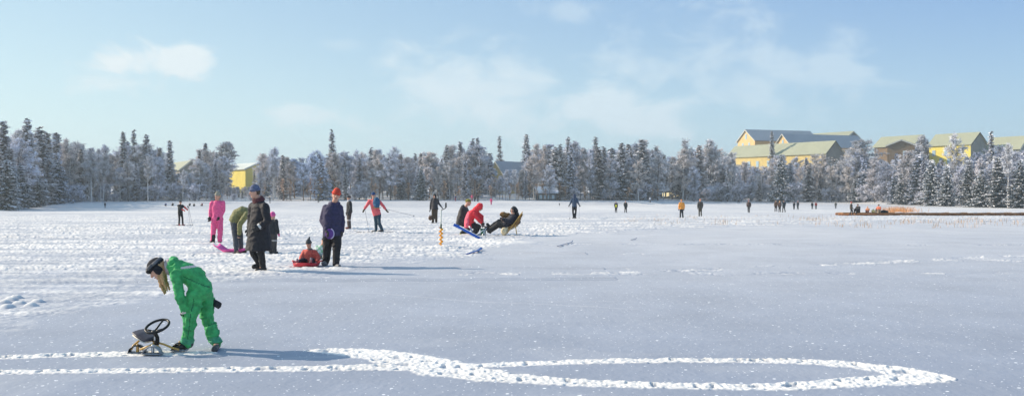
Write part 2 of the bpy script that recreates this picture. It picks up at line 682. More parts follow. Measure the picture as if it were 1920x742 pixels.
    mot = n.new('ShaderNodeTexNoise')
    mot.inputs['Scale'].default_value = .55
    mot.inputs['Detail'].default_value = 9
    mot.inputs['Roughness'].default_value = .62
    l.new(geo.outputs['Position'], mot.inputs['Vector'])
    mr = n.new('ShaderNodeMapRange')
    l.new(mot.outputs[0], mr.inputs[0])
    mr.inputs[1].default_value = .3
    mr.inputs[2].default_value = .7
    mr.inputs[3].default_value = .91
    mr.inputs[4].default_value = 1.09
    sc = n.new('ShaderNodeVectorMath')
    sc.operation = 'SCALE'
    l.new(mx.outputs[2], sc.inputs[0])
    l.new(mr.outputs[0], sc.inputs['Scale'])
    prev = sc.outputs[0]
    for scale, rad, gate in ((7.0, .055, .70), (3.0, .045, .62), (15.0, .09, .88)):  # sparkle of the snow crystals painted as near-white dots
        vo = n.new('ShaderNodeTexVoronoi')
        vo.voronoi_dimensions = '2D'
        vo.inputs['Scale'].default_value = scale
        l.new(geo.outputs['Position'], vo.inputs['Vector'])
        lt = n.new('ShaderNodeMath')
        lt.operation = 'LESS_THAN'
        l.new(vo.outputs['Distance'], lt.inputs[0])
        lt.inputs[1].default_value = rad
        sp = n.new('ShaderNodeSeparateColor')
        l.new(vo.outputs['Color'], sp.inputs[0])
        gt = n.new('ShaderNodeMath')
        gt.operation = 'GREATER_THAN'
        l.new(sp.outputs[0], gt.inputs[0])
        gt.inputs[1].default_value = gate
        mu = n.new('ShaderNodeMath')
        mu.operation = 'MULTIPLY'
        l.new(lt.outputs[0], mu.inputs[0])
        l.new(gt.outputs[0], mu.inputs[1])
        x = n.new('ShaderNodeMix')
        x.data_type = 'RGBA'
        l.new(mu.outputs[0], x.inputs[0])
        l.new(prev, x.inputs[6])
        x.inputs[7].default_value = (.97, .97, .97, 1)
        prev = x.outputs[2]
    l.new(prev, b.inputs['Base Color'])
    nb = n.new('ShaderNodeTexNoise')
    nb.inputs['Scale'].default_value = 38
    nb.inputs['Detail'].default_value = 4
    l.new(geo.outputs['Position'], nb.inputs['Vector'])
    bu = n.new('ShaderNodeBump')
    bu.inputs['Distance'].default_value = .004
    bu.inputs['Strength'].default_value = .6
    l.new(nb.outputs[0], bu.inputs['Height'])
    l.new(bu.outputs[0], b.inputs['Normal'])
    me.materials.append(m)


make_ground()


# ================================================================ HOUSES
def wallmat(name, col):
    return mat(name, col, .85, var=.08, scale=.6)


def house(name, label, cat, a1, d1, th, px2, Wd, rise, wall_h, wcol, rcol, wins=(), snow=False, base=None, group=None, lit=None, over=.5, gcol=None):
    """a1: photo point of the nearer gable's apex at distance d1; ridge leaves it at angle th (0 = to the right, 90 = straight away)"""
    x1 = (a1[0] - CX) / F * d1
    zr = CAMH + (HY - a1[1]) * d1 / F
    c, s_ = math.cos(R(th)), math.sin(R(th))
    k = (px2 - CX) / F
    L = (k * d1 - x1) / (c - k * s_)
    L = abs(L)
    h = wall_h + rise
    root = empty(name, (x1, d1, zr - h), R(th))
    # local: +x along ridge (from gable 1), y across
    w = Wd / 2
    mb = MB()
    mb.add([(0, -w, 0), (L, -w, 0), (L, w, 0), (0, w, 0), (0, -w, wall_h), (L, -w, wall_h), (L, w, wall_h), (0, w, wall_h), (0, 0, h), (L, 0, h)],
           [(0, 1, 5, 4), (3, 7, 6, 2), (0, 4, 8, 7, 3), (1, 2, 6, 9, 5), (4, 5, 9, 8), (7, 8, 9, 6)])
    mb.m = [0, 0, 1, 1, 0, 0]
    mb.build('wall', [wcol, gcol or wcol], root)
    t = .25 if not snow else .45
    rb = MB()
    sl = rise / w
    for sg in (-1, 1):
        e = w + over
        ze = wall_h - over * sl
        pts = [(-over, 0, h + .02), (L + over, 0, h + .02), (L + over, sg * e, ze + .02), (-over, sg * e, ze + .02)]
        top = [(p[0], p[1], p[2] + t) for p in pts]
        fs = [(0, 1, 2, 3), (7, 6, 5, 4), (0, 4, 5, 1), (1, 5, 6, 2), (2, 6, 7, 3), (3, 7, 4, 0)]
        if sg < 0:
            fs = [tuple(reversed(f)) for f in fs]
        rb.add(pts + top, fs)
    rb.build('roof', rcol, root)
    for sg in (-1, 1):
        for xx in (-over - .06, L + over + .06):
            a = Vector((xx, 0, h - .02))
            b = Vector((xx, sg * (w + over), wall_h - over * sl - .02))
            MB().sweep([a, b], [(.05, .14), (.05, .14)], side=(1, 0, 0), n=4).build('verge_board', M_DARKW if snow or gcol is M_OLIVE else M_TRIM, root)
    for (face, a, z, ww, hh) in wins:
        f = MB()
        g = MB()
        if face == 'g1':
            f.box((-.04, a, z), (.06, ww / 2 + .12, hh / 2 + .12))
            g.box((-.11, a, z), (.02, ww / 2, hh / 2))
            g.box((-.14, a, z), (.015, .03, hh / 2))
        elif face == 'L':
            f.box((a, -w - .04, z), (ww / 2 + .12, .06, hh / 2 + .12))
            g.box((a, -w - .11, z), (ww / 2, .02, hh / 2))
        else:
            f.box((a, w + .04, z), (ww / 2 + .12, .06, hh / 2 + .12))
            g.box((a, w + .11, z), (ww / 2, .02, hh / 2))
        fo = f.build('window', M_TRIM, root)
        g.build('pane', lit or M_GLASS, fo)
    tag(root, label, cat, group)
    return root


M_TRIM = mat('cream trim', (0.6, 0.58, 0.5), .6)
M_DARKW = mat('dark timber', (0.05, 0.045, 0.04), .7)
M_GLASS = mat('window glass', (0.35, 0.5, 0.6), .08, spec=.8)
M_LIT = mat('lit window', (0.8, .7, .45), .5, emit=(1, .78, .38, 1.0))
M_ORANGE = wallmat('orange render', (0.66, 0.45, 0.20))
M_YEL = wallmat('yellow render', (0.78, 0.63, 0.13))
M_YEL2 = wallmat('ochre render', (0.66, 0.50, 0.19))
M_OLIVE = wallmat('grey green render and gable shade', (0.20, 0.21, 0.19))  # as gable colour it paints in the shade away from the sun
M_BROWN = wallmat('brown boards', (0.22, 0.15, 0.09))
M_ROOF = mat('pale roof sheet', (0.37, 0.375, 0.26), .6, var=.06, scale=.4)
M_ROOFB = mat('shade grey roof sheet', (0.30, 0.33, 0.36), .55, var=.06, scale=.4)  # blue grey takes in the shade on roof slopes turned from the sun
M_GREYW = wallmat('grey boards', (0.24, .23, .20))
M_BLUEW = wallmat('pale blue boards', (.28, .38, .46))
M_DKGRN = wallmat('dark green boards', (.07, .09, .10))

house('gabled_house', 'orange house on the hill, three windows in its left gable, long grey roof', 'house', (1399, 244), 345, 18, 1517, 12, 4.2, 14, M_ORANGE, M_ROOFB,
      [('g1', 0, 15.6, 1, 1.9), ('g1', -2.2, 12.2, 1, 1.9), ('g1', 2.2, 12.2, 1, 1.9)])
house('gabled_house', 'orange gabled wing before the long grey roof, one narrow window in its peak', 'house', (1468, 252), 330, 20, 1606, 10.5, 4.6, 14, M_ORANGE, M_ROOFB,
      [('g1', 0, 15.7, .8, 1.6)])
house('gabled_house', 'pale roofed house behind the long grey roofs, its olive gable at the right', 'house', (1599, 247), 350, 124, 1515, 16, 4.6, 14, M_OLIVE, M_ROOF)
house('gabled_house', 'long ochre house in front with pale roof, black verge and white windows under the eaves', 'house', (1565, 265), 300, 124, 1380, 9.5, 4.0, 14, M_YEL2, M_ROOF,
      [('R', 21, 11, 1.1, 2), ('R', 24, 11, 1.1, 2), ('R', 29, 11, 1.1, 2), ('R', 33, 11, 1.1, 2)], gcol=M_OLIVE)
house('gabled_house', 'brown house between the long ochre house and the bright yellow house', 'house', (1728, 254), 290, 122, 1655, 9, 3.2, 14, M_BROWN, M_ROOF,
      [('R', 8, 11, 1, 1.8), ('R', 5, 8, 1, 1.8), ('R', 9, 8, 1, 1.8)])
house('gabled_wing', 'low wing with blue grey roof in front of the brown house', 'house', (1690, 263), 272, 65, 1712, 8, 1.6, 11, M_BROWN, M_ROOFB,
      [('g1', -1, 8.5, .9, 1.6), ('g1', -2, 6, .9, 1.6), ('g1', 1.2, 6, .9, 1.6)])
house('gabled_house', 'bright yellow house with pale roof, right gable toned grey green as in shade', 'house', (1835, 249), 272, 122, 1757, 8.5, 3.4, 13, M_YEL, M_ROOF,
      [('R', 8, 10.5, .9, 1.6), ('R', 7, 7.9, .9, 1.6), ('R', 9.6, 7.9, .9, 1.6), ('R', 12, 10.5, .9, 1.6)], gcol=M_OLIVE)
house('gabled_house', 'pale roofed house cut by the right edge of the photo', 'house', (1926, 256), 268, 122, 1862, 8.5, 3.6, 12, M_OLIVE, M_ROOF)
house('gabled_house', 'grey boarded house with a lit left roof slope behind the pale trunk at left', 'house', (358, 302), 275, 122, 328, 6.4, 2.6, 9, M_GREYW, M_ROOF)
house('gabled_house', 'yellow house with a snowy pale roof behind the woman in the black coat', 'house', (484, 306), 272, 128, 438, 8, 1.8, 9, M_YEL, mat('snowy roof', (.6, .63, .58), .8, var=.1, scale=.5))
house('gabled_house', 'small yellow gable house behind the pink suited person, partly veiled by branches', 'house', (417, 311), 282, 45, 440, 4.2, 2.2, 8, M_YEL2, M_ROOFB)
house('gabled_house', 'yellow gable with blue grey roof showing above the trees behind the anglers', 'house', (930, 303), 280, 55, 992, 6.0, 4.0, 9, M_YEL2, M_ROOFB, [('g1', 0, 9.3, .8, 1.4)])
house('cabin', 'dark green cabin with white windows and snowy roof behind the reclining person', 'cabin', (1006, 353), 240, 4, 1041, 5, 1.1, 2.8, M_DKGRN, SNOWM,
      [('L', .9, 1.6, .5, .8), ('L', 2, 1.6, .5, .8), ('L', 3.1, 1.6, .5, .8), ('L', 4.2, 1.6, .5, .8)], snow=True)
house('cabin', 'pale blue house with snowy roof, right of the walker in blue', 'house', (1130, 340), 258, 4, 1158, 5.5, 1.5, 5, M_BLUEW, SNOWM,
      [('L', 1.2, 3.6, .6, 1), ('L', 3, 3.6, .6, 1)], snow=True)
house('porch', 'low snow roofed porch in front of the pale blue house', 'porch', (1136, 352), 252, 4, 1160, 4, .8, 2.4, M_DKGRN, SNOWM, snow=True)
house('low_building', 'low building with glowing yellow windows under the trees behind the person in orange', 'building', (1236, 352), 274, 3, 1275, 5, 1.0, 2.6, M_GREYW, SNOWM,
      [('L', .8, 1.5, .7, 1.0), ('L', 2.1, 1.5, .8, 1.1), ('L', 3.6, 1.4, 1.2, 1.3), ('L', 5.2, 1.4, 1.2, 1.3)], snow=True, lit=M_LIT)
house('boat_shed', 'small dark shed under thick snow left of the big snow laden spruce', 'shed', (1318, 352), 272, 3, 1350, 5.5, 1.2, 2.8, M_GREYW, SNOWM, snow=True, over=.7)


# ================================================================ TREES
def treemat():
    m = bpy.data.materials.new('frosted twigs')
    m.use_nodes = True
    n, l = m.node_tree.nodes, m.node_tree.links
    b = n['Principled BSDF']
    b.inputs['Roughness'].default_value = .9
    b.inputs['Specular IOR Level'].default_value = .1
    a = n.new('ShaderNodeAttribute')
    a.attribute_name = 'frost'
    r = n.new('ShaderNodeValToRGB')
    r.color_ramp.interpolation = 'LINEAR'
    el_ = r.color_ramp.elements
    el_[0].position = 0
    el_[0].color = (.035, .03, .028, 1)
    el_[1].position = 1
    el_[1].color = (.93, .92, .95, 1)
    for p, c in ((.3, (.11, .10, .10, 1)), (.5, (.48, .475, .50, 1))):
        e = el_.new(p)
        e.color = c
    l.new(a.outputs['Fac'], r.inputs[0])
    oi = n.new('ShaderNodeObjectInfo')
    mp = n.new('ShaderNodeMapRange')
    l.new(oi.outputs['Random'], mp.inputs[0])
    mp.inputs[3].default_value = .8
    mp.inputs[4].default_value = 1.12
    x = n.new('ShaderNodeVectorMath')
    x.operation = 'MULTIPLY'
    l.new(r.outputs[0], x.inputs[0])
    l.new(oi.outputs['Color'], x.inputs[1])
    y = n.new('ShaderNodeVectorMath')
    y.operation = 'SCALE'
    l.new(x.outputs[0], y.inputs[0])
    l.new(mp.outputs[0], y.inputs['Scale'])
    l.new(y.outputs[0], b.inputs['Base Color'])
    return m


M_TWIG = treemat()
M_NEEDLE = treemat()
M_NEEDLE.name = 'snowy needles'
rr_ = [n for n in M_NEEDLE.node_tree.nodes if n.type == 'VALTORGB'][0].color_ramp
rr_.elements[0].color = (.012, .02, .014, 1)
rr_.elements[1].color = (.03, .05, .035, 1)
rr_.elements[2].color = (.30, .33, .38, 1)
M_BARK = mat('grey bark', (.14, .12, .105), .9, var=.3, scale=3)
M_BARKR = mat('pine bark', (.26, .13, .065), .9, var=.3, scale=3)
M_BIRCH = mat('birch bark', (.66, .64, .62), .8, var=.25, scale=4)


def leafmesh(name, quads, frost, mat_):
    """quads: (n,4,3) array"""
    n = len(quads)
    co = quads.reshape(-1, 3).astype(np.float32)
    me = bpy.data.meshes.new(name)
    me.vertices.add(n * 4)
    me.vertices.foreach_set('co', co.ravel())
    me.loops.add(n * 4)
    me.loops.foreach_set('vertex_index', np.arange(n * 4, dtype=np.int32))
    me.polygons.add(n)
    me.polygons.foreach_set('loop_start', np.arange(0, n * 4, 4, dtype=np.int32))
    me.update(calc_edges=True)
    at = me.attributes.new('frost', 'FLOAT', 'FACE')
    at.data.foreach_set('value', np.clip(frost, 0, 1).astype(np.float32))
    me.materials.append(mat_)
    return me


def strips(p0, p1, w, rng):
    """quads from p0 to p1 with width w, random roll"""
    n = len(p0)
    t = p1 - p0
    L = np.linalg.norm(t, axis=1, keepdims=True) + 1e-9
    t = t / L
    r = rng.normal(size=(n, 3))
    s = np.cross(t, r)
    s /= np.linalg.norm(s, axis=1, keepdims=True) + 1e-9
    w = np.asarray(w).reshape(-1, 1)
    return np.stack([p0 - s * w * .5, p1 - s * w * .3, p1 + s * w * .3, p0 + s * w * .5], 1)


def spruce(seed, H=16.0, rad=2.6, dens=1.0, bare=.06, heavy=False, droop=.35, gap=.0):
    rng = np.random.default_rng(seed)
    P0, P1, Wd, Fr = [], [], [], []
    z = H * bare
    whorl = 0
    tr = MB()
    lean = rng.normal(0, .01, 2)
    pts = []
    for t in np.linspace(0, 1, 7):
        pts.append((lean[0] * H * t * t, lean[1] * H * t * t, H * .985 * t))
    tr.sweep(pts, [H * .012 * (1 - t * .93) + .015 for t in np.linspace(0, 1, 7)], n=6)
    while z < H * .985:
        t = z / H
        prof = (1 - t) ** .82 * (0.55 + .45 * min(1, (t - bare + .02) / .12))
        rmax = rad * prof * rng.uniform(.62, 1.22) + .22
        nb = int(rng.integers(5, 8))
        a0 = rng.uniform(0, 6.28)
        for k in range(nb):
            if rng.random() < gap:
                continue
            a = a0 + 6.283 * k / nb + rng.normal(0, .2)
            L = rmax * rng.uniform(.65, 1.12)
            zj = H * rng.normal(0, .012)
            dr = droop * rng.uniform(.3, 1.6) * (1 - t * .6)
            d = np.array([math.cos(a), math.sin(a), 0])
            m = max(3, int(L / .42))
            for i in range(m):
                f = (i + .5) / m
                # the bough sags, tip rises
                c = d * L * f + np.array([lean[0] * z, lean[1] * z, z + zj - dr * L * (f - .35 * f * f)])
                k2 = int(9 * dens * (1.25 - .5 * f)) + 1
                side = np.array([-d[1], d[0], 0])
                for _ in range(k2):
                    sg = rng.choice((-1, 1))
                    ln = (.62 - .32 * f) * min(1.2, .35 + L / 2.2) * rng.uniform(.5, 1.2)
                    dirv = side * sg * rng.uniform(.3, 1) + d * rng.uniform(.3, .9) + np.array([0, 0, rng.uniform(-.9, .15)])
                    dirv /= np.linalg.norm(dirv)
                    p = c + rng.normal(0, .06, 3)
                    P0.append(p)
                    P1.append(p + dirv * ln)
                    Wd.append(rng.uniform(.10, .24))
                    Fr.append((.05 + rng.random() * .3 + .15 * f) if heavy else (.02 + rng.random() * .42 + .55 * f * f))
                # snow lying on the bough
                if rng.random() < (.95 if heavy else .6):
                    for _ in range(2 if heavy else 1):
                        p = c + rng.normal(0, .12, 3) * np.array([1, 1, .3]) + np.array([0, 0, .09])
                        q = p + d * rng.uniform(.22, .5) + side * rng.normal(0, .22) - np.array([0, 0, .08])
                        P0.append(p)
                        P1.append(q)
                        Wd.append(rng.uniform(.22, .48) if heavy else rng.uniform(.12, .28))
                        Fr.append(rng.uniform(.85, 1.0))
        z += H * (.027 if not heavy else .026) * rng.uniform(.75, 1.3)
        whorl += 1
    q = strips(np.array(P0), np.array(P1), Wd, rng)
    return (leafmesh('crown', q, np.array(Fr), M_NEEDLE if heavy else M_TWIG), tr, float(np.percentile(q[..., 2], 99.95)))


def branchy(seed, H=14.0, rad=3.0, start=.25, up=.9, dens=1.0, twig=.45, top_round=.7, pine=False):
    rng = np.random.default_rng(seed)
    P0, P1, Wd, Fr = [], [], [], []
    tr = MB()
    pts, cur = [], np.zeros(3)
    lean = rng.normal(0, .022, 2)
    ns = 9
    for i in range(ns):
        t = i / (ns - 1)
        pts.append(np.array([lean[0] * H * t + .12 * math.sin(t * 7 + seed), lean[1] * H * t + .1 * math.cos(t * 5 + seed), H * .93 * t]))
    tr.sweep([tuple(p) for p in pts], [H * .0105 * (1 - .88 * i / (ns - 1)) + .012 for i in range(ns)], n=6)

    def trunk_at(z):
        t = min(max(z / (H * .93), 0), 1) * (ns - 1)
        i = min(int(t), ns - 2)
        return pts[i] + (pts[i + 1] - pts[i]) * (t - i)
    nbr = int(46 * dens)
    for k in range(nbr):
        t = start + (1 - start) * (k + rng.random()) / nbr
        z = H * t * .95
        prof = math.sin(math.pi * min(1, ((t - start) / (1 - start)) * .82 + .16)) ** top_round
        L = rad * prof * rng.uniform(.55, 1.2) + .2
        a = rng.uniform(0, 6.283)
        u_ = up * rng.uniform(.5, 1.3)
        d = np.array([math.cos(a), math.sin(a), u_])
        d /= np.linalg.norm(d)
        p = trunk_at(z).copy()
        base = p.copy()
        m = max(3, int(L / .35))
        path = [p.copy()]
        for i in range(m):
            d = d + rng.normal(0, .16, 3) + np.array([0, 0, -.04 if not pine else .05])
            d /= np.linalg.norm(d)
            pn = p + d * L / m
            P0.append(p)
            P1.append(pn)
            Wd.append(.10 * (1 - i / m) + .04)
            Fr.append(rng.uniform(.15, .6))
            f = (i + 1) / m
            for _ in range(int(9 * dens) if f > .25 else 3):
                td = d * rng.uniform(.1, .8) + rng.normal(0, .6, 3) + np.array([0, 0, .15])
                td /= np.linalg.norm(td)
                ln = twig * rng.uniform(.5, 1.25)
                s0 = pn + rng.normal(0, .10, 3)
                P0.append(s0)
                P1.append(s0 + td * ln)
                Wd.append(rng.uniform(.05, .13) if not pine else rng.uniform(.12, .26))
                Fr.append(rng.uniform(.0, .5) + .5 * f)
                s1 = s0 + td * ln * .7
                for _ in range(2):
                    te = td + rng.normal(0, .7, 3)
                    te /= np.linalg.norm(te)
                    P0.append(s1)
                    P1.append(s1 + te * ln * .75)
                    Wd.append(rng.uniform(.04, .11) if not pine else rng.uniform(.1, .22))
                    Fr.append(rng.uniform(.1, .55) + .5 * f)
            p = pn
            path.append(p.copy())
    q = strips(np.array(P0), np.array(P1), Wd, rng)
    return (leafmesh('crown', q, np.array(Fr), M_TWIG), tr, float(np.percentile(q[..., 2], 99.7)))


PROTO = {}


def proto(kind, gens, bark):
    out = []
    for g in gens:
        me, tr, H = g
        to = tr.build('trunk', bark, None, smooth=True)
        tme = to.data
        bpy.data.objects.remove(to)
        out.append((me, tme, H))
    PROTO[kind] = out


proto('spruce', [spruce(1), spruce(2, rad=2.3, droop=.45), spruce(3, rad=2.9, gap=.15), spruce(4, rad=2.1, gap=.1), spruce(5, rad=1.8, dens=.8, gap=.25)], M_BARK)
proto('snowy', [spruce(11, rad=3.6, heavy=True, bare=.03), spruce(12, rad=3.3, heavy=True, bare=.03, gap=.08), spruce(13, rad=4.2, heavy=True, bare=.02)], M_BARK)
proto('birch', [branchy(21), branchy(22, rad=2.4, start=.2), branchy(23, rad=3.3, start=.3), branchy(24, rad=2.0, start=.15, up=1.3), branchy(25, rad=2.8, start=.22, up=1.1)], M_BIRCH)
proto('alder', [branchy(31, rad=2.6, start=.18, up=1.2), branchy(32, rad=3.0, start=.22), branchy(33, rad=2.2, start=.12, up=1.5), branchy(34, rad=2.7, start=.25)], M_BARK)
proto('pine', [branchy(41, rad=2.0, start=.42, up=.35, twig=.5, pine=True, top_round=.9), branchy(42, rad=2.3, start=.35, up=.25, twig=.5, pine=True), branchy(43, rad=1.8, start=.45, up=.4, twig=.45, pine=True)], M_BARKR)
proto('stem', [branchy(61, rad=1.9, start=.5, up=1.1), branchy(62, rad=2.2, start=.45, up=1.0), branchy(63, rad=1.7, start=.55, up=1.2)], M_BIRCH)
proto('sapling', [branchy(71, H=6, rad=.8, start=.3, up=1.9, dens=.35, twig=.35), branchy(72, H=6, rad=1.0, start=.35, up=1.6, dens=.35, twig=.35), branchy(73, H=6, rad=.7, start=.25, up=2.2, dens=.3, twig=.35)], M_BARKR)
proto('bush', [branchy(51, H=4, rad=1.9, start=.02, up=1.2, dens=.75, twig=.4), branchy(52, H=4, rad=2.2, start=.02, up=1.0, dens=.75, twig=.4)], M_BARK)

KN = {'sapling': ('bare_sapling', 'slender brown bare sapling', 'sapling'), 'stem': ('frosted_birch', 'tall stemmed frosted birch', 'birch'), 'spruce': ('frosted_spruce', 'frosted grey spruce', 'spruce'), 'snowy': ('snowy_spruce', 'dark green spruce laden with snow', 'spruce'),
      'birch': ('frosted_birch', 'frosted pale trunked birch', 'birch'), 'alder': ('frosted_alder', 'rime covered bare alder', 'tree'),
      'pine': ('frosted_pine', 'frosted red trunked pine', 'pine'), 'bush': ('frosted_bush', 'low frosted bare bush', 'bush')}
SEG = [(-900, 60, 'at the far left edge of the lake'), (60, 120, 'in the dark clump near the left edge'), (120, 215, 'left of the three tall spruces'),
       (215, 300, 'under and beside the three tall spruces at left'), (300, 395, 'around the grey house at left'), (395, 500, 'around the yellow house at left'),
       (500, 600, 'between the woman in black and the man in the red hat'), (600, 690, 'behind the man in the red hat'), (690, 770, 'behind the skier with blue backpack'),
       (770, 850, 'behind the person at the ice auger'), (850, 915, 'behind the person in the red hood'), (915, 1000, 'around the yellow gable behind the anglers'),
       (1000, 1070, 'behind the green cabin'), (1070, 1130, 'behind the walker in blue with poles'), (1130, 1200, 'around the pale blue house'), (1200, 1290, 'around the building with lit windows'),
       (1290, 1370, 'around the snow covered shed'), (1370, 1450, 'before the orange gabled house'), (1450, 1560, 'before the long ochre house'), (1560, 1650, 'before the olive gable, behind the jetty'),
       (1650, 1740, 'before the brown house'), (1740, 1830, 'before the bright yellow house'), (1830, 2600, 'at the right edge of the lake')]
NT = 0
KCOUNT = {}


def tree(kind, px, top, off=0.0, wid=1.0, label=None, tint=(1, 1, 1), hscale=None, group=True):
    """tree at photo column px, off metres behind the tree line, crown top at photo row top"""
    global NT
    dt, zt = treeline(px)
    d = float(dt + off)
    x = (px - CX) / F * d
    z = float(zg(x, d))
    ztop = CAMH + (HY - top) * d / F
    H = max(ztop - z, 1.0)
    i = KCOUNT.get(kind, random.randrange(5))
    KCOUNT[kind] = i + 1
    me, tme, H0 = PROTO[kind][i % len(PROTO[kind])]
    s = H / H0
    nm, lab, cat = KN[kind]
    root = empty(nm, (x, d, z - .05), random.uniform(0, 6.28))
    sw = s * wid * random.uniform(.9, 1.15) * (1.38 if kind == 'spruce' else 1.15 if kind in ('alder', 'birch', 'pine') else 1.1)
    root.scale = (sw, sw, s)
    for nme, dat in (('trunk', tme), ('crown', me)):
        o = bpy.data.objects.new(nme, dat)
        COL.objects.link(o)
        o.parent = root
        o.color = (*tint, 1)
    seg = [q for q in SEG if q[0] <= px < q[1]][0]
    if label:
        tag(root, label, cat)
    else:
        tag(root, lab + ' ' + seg[2], cat, lab + ' ' + seg[2])
    NT += 1
    return root


SKY = np.array([(-700, 200), (-100, 225), (0, 232), (30, 240), (50, 232), (80, 240), (110, 255), (150, 268), (190, 270), (215, 272), (240, 268), (290, 270), (315, 268), (345, 298), (385, 278), (420, 270), (450, 283), (485, 272), (520, 278),
                (555, 286), (585, 278), (620, 280), (650, 277), (700, 278), (750, 277), (800, 283), (828, 290), (845, 277), (870, 264), (895, 262), (925, 262), (960, 266), (985, 262), (1010, 268), (1040, 270), (1065, 262), (1090, 267),
                (1115, 263), (1150, 274), (1200, 264), (1235, 276), (1258, 290), (1285, 268), (1330, 270), (1350, 280), (1375, 288), (1400, 300), (1440, 302), (1460, 292), (1500, 296), (1540, 290), (1580, 283), (1610, 270), (1640, 288),
                (1665, 292), (1690, 278), (1720, 272), (1745, 300), (1800, 302), (1820, 290), (1850, 280), (1890, 272), (1920, 272), (2300, 250)], float)


def skyp(px):
    return float(np.interp(px, SKY[:, 0], SKY[:, 1]))


def cut(px, top, off):
    """keep the houses that the photo shows above the trees clear"""
    for a, b, t in ((326, 366, 326), (412, 424, 324), (426, 470, 350), (470, 486, 320), (909, 944, 334), (944, 994, 318), (1408, 1440, 330), (1750, 1780, 300), (1780, 1800, 285)) + (((1012, 1024, 366), (1136, 1148, 358), (1242, 1274, 378), (1320, 1346, 372)) if off < 6 else ()):
        if a - 5 < px < b + 5:
            top = max(top, t)
    return top


# hero trees
for (k, px, top, off, w, lab) in [
    ('spruce', 52, 222, 4, 1.0, 'tallest frosted spruce of the dark clump near the left edge'),
    ('spruce', 6, 227, 3, 1.1, 'tall frosted spruce touching the left edge of the photo'),
    ('spruce', 76, 238, 6, 1.2, 'broad frosted spruce right of the tallest one in the left clump'),
    ('spruce', 232, 247, 8, .75, 'leftmost of the three tall thin spruces at left'),
    ('spruce', 253, 243, 10, .75, 'middle of the three tall thin spruces at left'),
    ('spruce', 275, 252, 7, .85, 'rightmost of the three tall thin spruces at left'),
    ('spruce', 319, 263, 8, .9, 'grey spruce left of the grey boarded house'),
    ('spruce', 625, 242, 6, .72, 'lone tall frosted spruce rising behind the man in the red hat'),
    ('spruce', 384, 268, 20, .9, 'grey spruce between the grey house and the yellow house at left'),
    ('pine', 420, 266, 40, 1.2, 'round topped frosted pine above the small yellow gable'),
    ('snowy', 790, 312, -4, 1.25, 'dark green snow laden spruce left of the person with the ice auger'),
    ('spruce', 938, 255, 62, .8, 'tallest frosted spruce behind the yellow gable and anglers'),
    ('spruce', 986, 252, 58, .8, 'thin tall frosted spruce above the right end of the blue grey roof'),
    ('spruce', 895, 258, 12, .8, 'thin frosted spruce above the person in the red hood'),
    ('spruce', 838, 272, 6, .8, 'thin frosted spruce left of the two anglers'),
    ('spruce', 1065, 256, 10, .8, 'thin frosted spruce left of the walker in blue'),
    ('spruce', 1115, 256, 12, .8, 'thin frosted spruce above the pale blue house'),
    ('spruce', 1165, 268, 5, 1.3, 'broad brownish frosted spruce behind the two walkers in dark clothes'),
    ('spruce', 1205, 262, 5, 1.3, 'broad frosted spruce right of the brownish one'),
    ('spruce', 1040, 275, 3, 1.35, 'broad frosted spruce over the green cabin'),
    ('alder', 1285, 262, 8, .9, 'frosted alder reaching highest above the lit low building'),
    ('alder', 1332, 262, 12, 1.0, 'frosted alder reaching highest above the snow covered shed'),
    ('snowy', 1462, 290, -2, 1.0, 'dark snow laden spruce before the ochre house, behind the three walkers'),
    ('spruce', 1448, 246, 52, .5, 'thin dark spruce growing up in front of the long grey roof'),
    ('birch', 1612, 262, 6, 1.1, 'round crowned frosted birch before the olive gable'),
    ('birch', 1725, 254, 6, 1.0, 'frosted birch reaching over the roof of the brown house'),
    ('birch', 1790, 250, 5, .8, 'frosted birch standing before the right part of the yellow wall'),
    ('spruce', 1861, 246, 6, .75, 'thin dark spruce rising highest at the right edge'),
    ('snowy', 1604, 335, -2, 1.3, 'short snow laden spruce behind the jetty people'),
    ('snowy', 1690, 325, -3, 1.4, 'snow laden spruce right of the jetty people'),
    ('snowy', 1745, 300, -3, 1.2, 'snow laden spruce below the yellow wall'),
    ('snowy', 1775, 312, -4, 1.3, 'second snow laden spruce below the yellow wall'),
    ('snowy', 1818, 300, -3, 1.3, 'snow laden spruce below the grey green gable'),
    ('snowy', 1838, 318, -4, 1.4, 'short snow laden spruce below the grey green gable'),
    ('snowy', 1873, 295, -3, 1.3, 'snow laden spruce left of the last roof'),
    ('snowy', 1912, 300, -3, 1.4, 'snow laden spruce at the right edge of the photo'),
    ('snowy', 8, 300, -3, 1.5, 'snow laden spruce at the lower left edge of the forest'),
    ('snowy', 40, 310, -3, 1.5, 'second snow laden spruce at the lower left edge of the forest'),
    ('snowy', 70, 325, -2, 1.5, 'third snow laden spruce from the left edge'),
    ('stem', 171, 285, -6, .9, 'white stemmed birch standing out on the left bank'),
    ('stem', 193, 290, -5, .8, 'slim white stemmed birch on the left bank'),
    ('stem', 277, 292, -8, .9, 'leaning white stemmed birch below the three tall spruces'),
    ('stem', 343, 318, -8, .7, 'white stemmed birch before the grey house'),
    ('birch', 1372, 285, -1, 1.0, 'frosted birch with pale trunk left of the ochre house'),
    ('stem', 1422, 325, -1, .6, 'pale stemmed young birch before the ochre wall'),
    ('stem', 1890, 268, -5, .6, 'birch with pale leaning stem at the right edge'),
]:
    tree(k, px, top, off, w, lab)

rnd = random.Random(3)


